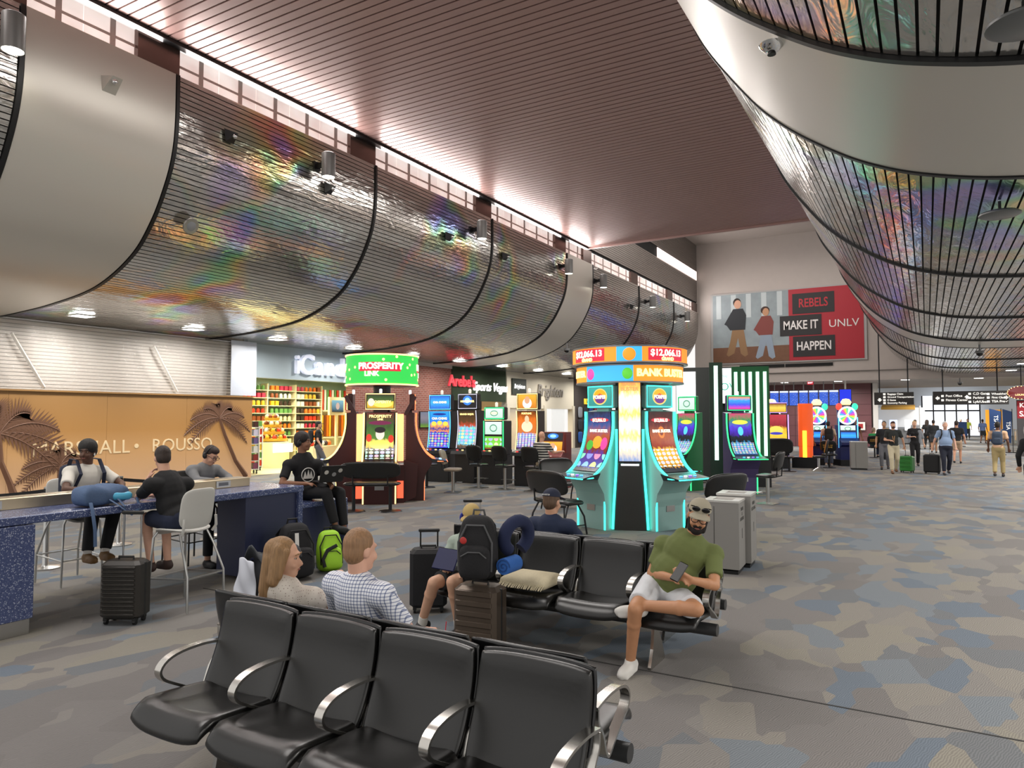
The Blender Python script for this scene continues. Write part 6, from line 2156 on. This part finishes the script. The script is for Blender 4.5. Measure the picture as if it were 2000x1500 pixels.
for k in range(7):
    MB().ell((0, -.66 + k * .22, .9), (.16, .09, .12), None, 8, 6).build('sweet_bag', mat('pack_' + pack_cols[k % 9], pack_cols[k % 9], .4), t)

# ---- other shop signs
t = thing('shop_sign', 'red and white jersey shop lettering on the dark green header', 'sign', (-18.97, 29.0, 3.5))
text("Arebe's", .72, t, mat('sign_red', 'd23a46', .4, emis=.6), (0, -1.1, .08), (90, 0, 90), .05, bold=.02)
for s_, dy in (('Sports', .65), ('Vegas', 2.35)):
    text(s_, .62, t, mat('sign_white', 'f0f0f0', .4, emis=.6), (0, dy, -.1), (90, 0, 90), .03, bold=.006, shear=.3)
t = thing('shop_sign', 'silver script jewellery shop name on the cream front', 'sign', (-18.97, 37.0, 3.4))
text('Brighton', .95, t, mat('sign_silver', 'a9a49c', .3, .6), (0, 0, 0), (90, 0, 90), .05, bold=.008, shear=.25)
t = thing('shop_sign', 'small dark lightbox with white jewellery shop name', 'sign', (-18.95, 33.3, 3.55))
MB().box((0, 0, 0), (.08, 1.5, .85)).build('box', mat('sign_dark', '20281f', .5), t, smooth=False)
text('Brighton', .34, t, mat('sign_white'), (.05, 0, .0), (90, 0, 90), .004, bold=.006, shear=.2)
t = thing('wall_picture', 'landscape picture screen hung on the brick wall', 'picture', (-18.97, 25.1, 1.8))
MB().box((0, 0, 0), (.06, .95, .72)).build('frame', M_BLACK, t, smooth=False)
flat_screen(.9, .66, (.04, 0, 0), 'picture', screen_mat('meadow', [(0, '8ab83a'), (.15, '6a9a3a'), (.3, '7a8088'), (.6, 'a098a8'), (1, '8890a8')], .6), t, (0, 0, 90))
t = thing('shop_sign', 'yellow souvenir shop lettering on the dark wall', 'sign', (-18.93, 42.3, 2.9))
text('BLVD', .5, t, led('blvd', 'e8c83a', .8), (0, 0, 0), (90, 0, 90), .02, bold=.01)
for i in range(12):
    c_ = ['2f5fae', 'b03a4a', 'c9c4bc', '8a8f96', '30343c'][i % 5]
    tag(MB().slab(.6, .7, .1, 8, 4, .3, lambda q: (q.z, q.x, q.y)).build('souvenir_shirt', mat('souvenir_' + c_, c_, .8)), ('blue', 'red', 'cream', 'grey', 'charcoal')[i % 5] + ' folded shirt hung on the dark souvenir wall, ' + ('bottom', 'middle', 'top')[i // 4] + ' row', 'shirt', 'shirts on the souvenir wall').location = (-18.88, 41.0 + (i % 4) * .85, .65 + (i // 4) * .78)

# ---- billboard
def bx_(x0, x1, z0, z1, m, name, par, y=0.0):
    return MB().box(((x0 + x1) / 2, y, (z0 + z1) / 2), (x1 - x0, .02, z1 - z0)).build(name, m, par, smooth=False)


t = thing('billboard', 'wide university billboard with red field and two walking students', 'billboard', (0, 44.64, 0))
MB().box((-7.18, .04, 7.37), (8.75, .06, 4.4)).build('frame', mat('frame_grey', 'a8a5a3', .5), t, smooth=False)
bx_(-6.95, -2.95, 5.25, 9.48, mat('poster_red', 'a81c2c', .5), 'red_field', t)
bx_(-11.42, -6.95, 5.25, 9.48, mat('poster_scene', '8d989c', .6, noise=.3, nscale=1.5), 'photo_field', t)
bx_(-11.42, -6.95, 5.25, 6.2, mat('poster_steps', '6e4a34', .6, noise=.2, nscale=4), 'steps_print', t, -.012)
for k in range(5):
    bx_(-11.2 + k * .9, -10.9 + k * .9, 8.0, 9.45, mat('poster_window', 'b9c2c4', .6), 'window_print', t, -.012)
mblk = mat('poster_black', '1c181a', .5)
for x0, x1, z0, z1, s_, m in ((-6.73, -4.45, 8.0, 9.2, 'REBELS', mat('poster_redtext', 'b5202f', .5)), (-7.45, -5.15, 6.72, 7.92, 'MAKE IT', mat('poster_white', 'e6e2e0', .5)), (-6.73, -4.45, 5.46, 6.66, 'HAPPEN', mat('poster_white'))):
    bx_(x0, x1, z0, z1, mblk, 'word_box', t, -.02)
    text(s_, .72, t, m, ((x0 + x1) / 2, -.035, (z0 + z1) / 2), depth=.004, sx=.72, bold=.012)
text('UNLV', .62, t, mat('poster_white'), (-3.98, -.025, 7.3), depth=.004)


def poster_figure(x, z, s, coat, trouser, skin, hair, par):
    """flat printed walking figure"""
    def flat(poly, m, y=-.02):
        MB().prism([(x + a * s, z + b * s) for a, b in poly], y - .006, y, 'Y').build('figure_print', m, par, smooth=False)
    flat([(-.16, .95), (.16, .95), (.3, .06), (.2, .0), (.08, .1), (.0, .6), (-.12, .12), (-.3, .02), (-.36, .08), (-.24, .5)], mat('print_' + trouser, trouser, .6))
    flat([(-.24, .85), (.22, .85), (.26, 1.3), (.16, 1.52), (-.14, 1.52), (-.3, 1.25), (-.42, 1.05), (-.34, 1.0)], mat('print_' + coat, coat, .6), -.024)
    MB().ell((x, -.03, z + 1.66 * s), (.11 * s, .006, .14 * s)).build('figure_print', mat('print_' + skin, skin, .6), par)
    MB().ell((x - .02 * s, -.026, z + 1.72 * s), (.15 * s if hair[0] == 'b' else .12 * s, .006, .14 * s)).build('figure_print', mat('print_hair' + hair[1:], hair[1:], .6), par)


poster_figure(-9.9, 5.6, 1.95, '1c2026', '8a6a48', 'c99a80', 's2a1c14', t)
poster_figure(-8.25, 5.4, 1.72, '7a3a34', '8a98a8', 'b98a68', 'b3a2218', t)

# ---- flight information screens
fm = NT('flight_screen', .3)
tc = fm.n('TexCoord')
sx_ = fm.n('SeparateXYZ')
fm.l(tc, 'UV', sx_, 0)
ml = fm.n('Math', operation='MULTIPLY')
ml.inputs[1].default_value = 22
fm.l(sx_, 'Y', ml, 0)
fr_ = fm.n('Math', operation='FRACT')
fm.l(ml, 0, fr_, 0)
nz = fm.n('TexNoise', i_Scale=14.0, i_Detail=2.0)
fm.l(tc, 'UV', nz, 'Vector')
gt = fm.n('Math', operation='GREATER_THAN')
gt.inputs[1].default_value = .6
fm.l(nz, 'Fac', gt, 0)
lt = fm.n('Math', operation='LESS_THAN')
lt.inputs[1].default_value = .45
fm.l(fr_, 0, lt, 0)
an = fm.n('Math', operation='MULTIPLY')
fm.l(gt, 0, an, 0)
fm.l(lt, 0, an, 1)
rp = fm.ramp([(0, '1d4fc0'), (1, 'bcd0f4')])
fm.l(an, 0, rp, 0)
fm.l(rp, 0, fm.b, 'Emission Color')
fm.b.inputs['Emission Strength'].default_value = .95
fm.b.inputs['Base Color'].default_value = (.02, .02, .02, 1)
fs_ = None
for k in range(9):
    p = (-8.5 + k * .55, 45.3, 3.05)
    lab = 'blue flight information screen hung in the row before the maroon wall'
    if fs_ is None:
        fs_ = thing('flight_screen', lab, 'screen', p, 0, 'row of flight information screens')
        MB().box((0, .05, 0), (.52, .08, .94)).build('case', M_BLACK, fs_, smooth=False)
        flat_screen(.48, .76, (0, -.0, -.06), 'display', MATS['flight_screen'], fs_)
        flat_screen(.48, .1, (0, -.0, .38), 'header', led('fidhead', 'dfe8ff', .8), fs_)
        MB().cyl((0, .05, .47), (0, .05, 1.0), .03, n=8).build('hanger', M_GREY, fs_)
    elif k < 8:
        dup(fs_, p)
    else:
        t = thing('flight_screen', 'last screen of the row showing plain blue with a white notice', 'screen', p)
        MB().box((.06, .05, 0), (.64, .08, .98)).build('case', M_BLACK, t, smooth=False)
        flat_screen(.6, .92, (.06, 0, 0), 'display', led('fidblue', '1a2fd0', .9), t)
        text('NOTICE', .1, t, L_WHITE, (.06, -.01, -.2), depth=.002)
        MB().cyl((.06, .05, .48), (.06, .05, 1.0), .05, n=8).build('hanger', M_WHITE, t)
t = thing('exit_sign', 'small red lit exit sign above the flight screens', 'sign', (-5.9, 45.2, 3.93))
MB().box((0, 0, 0), (.34, .05, .2)).build('box', led('exitred', 'd02030', .6), t, smooth=False)
text('EXIT', .13, t, L_WHITE, (0, -.03, 0), depth=.002)
t = thing('fire_cabinet', 'small white fire cabinet on the maroon wall', 'cabinet', (-3.6, 49.85, 1.35))
MB().box((0, 0, 0), (.5, .12, .5)).build('box', M_WHITE, t, smooth=False)
MB().box((0, -.07, 0), (.26, .02, .28)).build('window', mat('fire_red', 'a02a2a', .4), t, smooth=False)

# ---- hanging wayfinding signs
M_SIGN = mat('sign_charcoal', '2b2826', .5)
M_SW = mat('sign_lettering', 'f2f0ea', .4, emis=.5)


def way_sign(x0, x1, z0, z1, y, lab, words_):
    t = thing('wayfinding_sign', lab, 'sign', ((x0 + x1) / 2, y, 0))
    w = x1 - x0
    MB().box((0, 0, (z0 + z1) / 2), (w, .12, z1 - z0)).build('board', M_SIGN, t, smooth=False)
    for s in (-1, 1):
        MB().cyl((s * w * .36, 0, z1), (s * w * .36, 0, 4.2 if x0 > 0 else (6.25 if s < 0 else 5.0)), .03, n=8).build('hanger', M_DARK, t)
    for s_, size, dx, dz in words_:
        text(s_, size, t, M_SW, (dx, -.063, (z0 + z1) / 2 + dz), depth=.002, align='LEFT', bold=.003)
    for dx, dz in {(round(d[2] - .13, 2), d[3]) for d in words_ if len(d[0]) > 2}:
        MB().box((dx, -.063, (z0 + z1) / 2 + dz), (.11, .006, .1)).build('pictogram', M_SW, t, smooth=False)
    return t


def arrow(t, x, z, deg):
    m = MB().add([(-.05, -.07, 0), (.05, -.07, 0), (.05, .0, 0), (.11, .0, 0), (0, .11, 0), (-.11, 0, 0), (-.05, 0, 0)], [(0, 1, 2, 3, 4, 5, 6)])
    o = m.build('arrow', M_SW, t, smooth=False)
    o.location = (x, -.066, z)
    o.rotation_euler = (R(90), R(deg), 0)


t = way_sign(-2.25, -.52, 2.52, 3.14, 40, 'charcoal hanging sign pointing down to baggage claim and ground transportation', [('Baggage Claim', .12, -.28, .22), ('Ground Transportation', .12, -.28, .07), ('E Gates', .12, -.28, -.08), ('Economy Parking', .12, -.28, -.22)])
arrow(t, -.62, 2.78, 180)
t = way_sign(.28, 3.3, 2.5, 3.14, 40, 'wide charcoal hanging sign for post office, gates and checkpoint lanes', [('Post Office', .15, -.98, .1), ('Fitness Center', .15, -.98, -.1), ('C,D Gates', .15, .12, .19), ('Parking', .15, .12, 0), ('Lyft/Uber', .15, .12, -.19), ('Wheelchairs', .13, .85, .17), ('First Class', .13, .85, 0), ('TSA Pre✓', .15, .85, -.18)])
arrow(t, -1.3, 2.82, -90)
arrow(t, -.12, 2.85, 0)
arrow(t, 1.4, 2.82, 90)
t = thing('lounge_sign', 'oval dark red lounge sign edged with small bulbs', 'sign', (3.75, 39.6, 3.02))
MB().lathe([(.001, .04), (.5, .04), (.55, 0), (.5, -.04), (.001, -.04)], 32).xf(Matrix.Scale(.55, 4, (0, 0, 1)) @ Matrix.Rotation(R(90), 4, 'X')).build('plate', mat('lounge_red', '6d1c20', .4, emis=.25), t)
for k in range(24):
    a = 2 * math.pi * k / 24
    MB().ell((.53 * math.cos(a), -.03, .29 * math.sin(a)), .022, None, 6, 4).build('bulb', L_YEL, t)
text('LOUNGE', .12, t, L_YEL, (0, -.05, -.1), depth=.002)
MB().cyl((0, 0, .28), (0, 0, 1.15), .02, n=8).build('hanger', M_DARK, t)
t = thing('poster_panel', 'dark poster column lettered KIDS SALE', 'poster', (4.05, 40.2, 0))
MB().box((0, 0, 1.4), (.9, .1, 2.6)).build('panel', mat('poster_grey', '4a4648', .5), t, smooth=False)
MB().box((0, -.055, 2.25), (.86, .01, .8)).build('red_print', mat('poster_red'), t, smooth=False)
text('KIDS', .28, t, M_SW, (-.05, -.07, 2.45), depth=.002, bold=.006)
text('SALE', .34, t, M_SW, (.0, -.07, 2.05), depth=.002, bold=.006)
MB().ell((.05, -.06, 1.3), (.28, .01, .4)).build('portrait_print', mat('portrait_grey', '9a9290', .6), t)
for x, y, s_, w in ((3.0, 43.5, 'TSA Pre✓', .5), (3.75, 46.5, 'TSA', .42)):
    t = thing('feather_banner', 'tall navy feather banner lettered ' + ('TSA Pre' if w == .5 else 'TSA behind the first one'), 'banner', (x, y, 0))
    MB().prism([(-w / 2, .7), (w / 2 - .08, .5), (w / 2, 2.2), (-w / 2, 2.35)], -.01, .01, 'Y').build('flag', mat('banner_navy', '1d3d6e', .6), t, smooth=False)
    MB().cyl((w / 2, 0, 0), (w / 2, 0, 2.35), .018, n=8).build('pole', M_DARK, t)
    MB().box((w / 2 - .1, 0, .02), (.5, .4, .04)).build('foot', M_DARK, t, smooth=False)
    text(s_, .26, t, M_SW, (0.02, -.02, 1.45), (90, 90, 0), .002)

# ---- far passage: bright kiosk, glazed doors, counters
t = thing('kiosk', 'brightly lit food kiosk with a yellow awning in the passage', 'kiosk', (-1.9, 58, 0))
MB().box((0, 0, .55), (3.4, 1.6, 1.1)).build('counter', mat('kiosk_grey', '8a8c8e', .4), t, smooth=False)
MB().box((.2, .6, 1.9), (3.2, .1, 1.4)).build('back_wall', mat('kiosk_wall', 'c9cccf', .5, emis=.35), t, smooth=False)
MB().prism([(-.9, 2.45), (.7, 2.45), (.7, 2.8), (-.9, 2.6)], -.9, 1.2, 'X').build('awning', mat('kiosk_awning', 'd8a850', .5), t, smooth=False)
for x in (-1.4, 1.5):
    MB().cyl((x, -.7, 1.1), (x, -.7, 2.7), .05, n=8).build('post', M_WHITE, t)
for k, c_ in enumerate(('dfe8ff', 'cfd8ff', 'ffffff')):
    MB().cbox((-1.1 + k * .95, -.82, 1.35), (.5, .06, .75), .02).build('menu_screen', led('menu' + c_, c_, .9), t)
t = thing('glazed_entrance', 'bright glazed entrance at the end of the passage', 'entrance', (2.2, 88.5, 0))
MB().box((0, .2, 2.1), (5.2, .1, 4.2)).build('glow', led('daylight', 'f4f8ff', 1.0), t, smooth=False)
for k in range(6):
    MB().box((-2.6 + k * 1.04, 0, 2.1), (.12, .12, 4.2)).build('mullion', M_DARK, t, smooth=False)
MB().box((0, 0, 2.6), (5.2, .14, .14)).build('transom', M_DARK, t, smooth=False)
t = thing('stand_sign', 'blue floor-standing information board in the passage', 'sign', (1.9, 55, 0))
MB().box((0, 0, 1.15), (.7, .05, .9)).build('board', mat('board_blue', '1d4a8a', .5), t, smooth=False)
MB().cyl((0, 0, 0), (0, 0, .75), .03, n=8).build('post', M_DARK, t)
MB().box((0, 0, .02), (.5, .4, .04)).build('foot', M_DARK, t, smooth=False)
t = thing('orange_panel', 'orange display board beside the passage wall', 'board', (4.6, 68, 0))
MB().box((0, 0, 1.3), (1.1, .1, 2.4)).build('board', mat('board_orange', 'e09a2a', .5, emis=.3), t, smooth=False)
MB().box((0, 0, .05), (1.1, .5, .1)).build('foot', M_DARK, t, smooth=False)
t = thing('glass_rail', 'glass balustrade with steel posts along the passage', 'balustrade', (5.2, 52, 0))
for k in range(6):
    MB().cyl((0, k * 1.6, 0), (0, k * 1.6, 1.05), .03, n=8).build('post', M_STEEL, t)
    if k < 5:
        MB().box((0, k * 1.6 + .8, .55), (.015, 1.5, .8)).build('glass_pane', mat('rail_glass', 'd8e8e4', .05, alpha=.3), t, smooth=False)
MB().box((0, 4.0, 1.07), (.06, 8.1, .04)).build('handrail', M_STEEL, t, smooth=False)
# ---------------------------------------------------------------- grow every figure's surface into one skin
for o, vx in REM:
    md = o.modifiers.new('skin', 'REMESH')
    md.mode = 'VOXEL'
    md.voxel_size = vx
    md.use_smooth_shade = True
    sm = o.modifiers.new('soft', 'SMOOTH')
    sm.factor = .5
    sm.iterations = 3 if vx < .012 else 2
dg = bpy.context.evaluated_depsgraph_get()
for o, vx in REM:
    me = bpy.data.meshes.new_from_object(o.evaluated_get(dg))
    me.name = o.name
    old = o.data
    mats = [s for s in old.materials]
    o.modifiers.clear()
    o.data = me
    if not len(me.materials):
        for s in mats:
            me.materials.append(s)
    bpy.data.meshes.remove(old)

# ---------------------------------------------------------------- sub-parts go under the part they sit on
NEST = {'button': 'button_deck', 'deck_light': 'button_deck', 'topper_screen': 'topper_case', 'topper_light': 'topper_case', 'bezel': 'cabinet', 'bill_door': 'cabinet', 'base_light': 'cabinet',
        'pupil': 'eye', 'cap_brim': 'cap', 'sunglasses_lens': 'sunglasses_frame', 'rib': 'shell', 'zip_band': 'shell', 'grab_handle': 'shell', 'wheel': 'wheel_mount', 'rod': 'pull_grip', 'zip': 'body', 'haul_loop': 'body',
        'back_shell': 'backrest', 'wheel_segment': 'wheel_case', 'wheel_hub': 'wheel_case', 'wheel_rim': 'wheel_case', 'camera_bump': 'case', 'glasses_temple': 'glasses_rim', 'castor': 'castor_stem', 'belt_head': 'post', 'fringe': 'pad'}


def centre(o):
    b = [Vector(q) for q in o.bound_box]
    return o.matrix_basis @ (sum(b, Vector()) / 8)


for root in [o for o in COL.objects if o.parent is None and o.get('category')]:
    kids = list(root.children)
    by = {}
    for k in kids:
        by.setdefault(k.name.split('.')[0], []).append(k)
    for k in kids:
        host = by.get(NEST.get(k.name.split('.')[0]))
        if host:
            c0 = centre(k)
            h = min(host, key=lambda q: (centre(q) - c0).length)
            k.parent = h
            k.matrix_parent_inverse = h.matrix_basis.inverted()
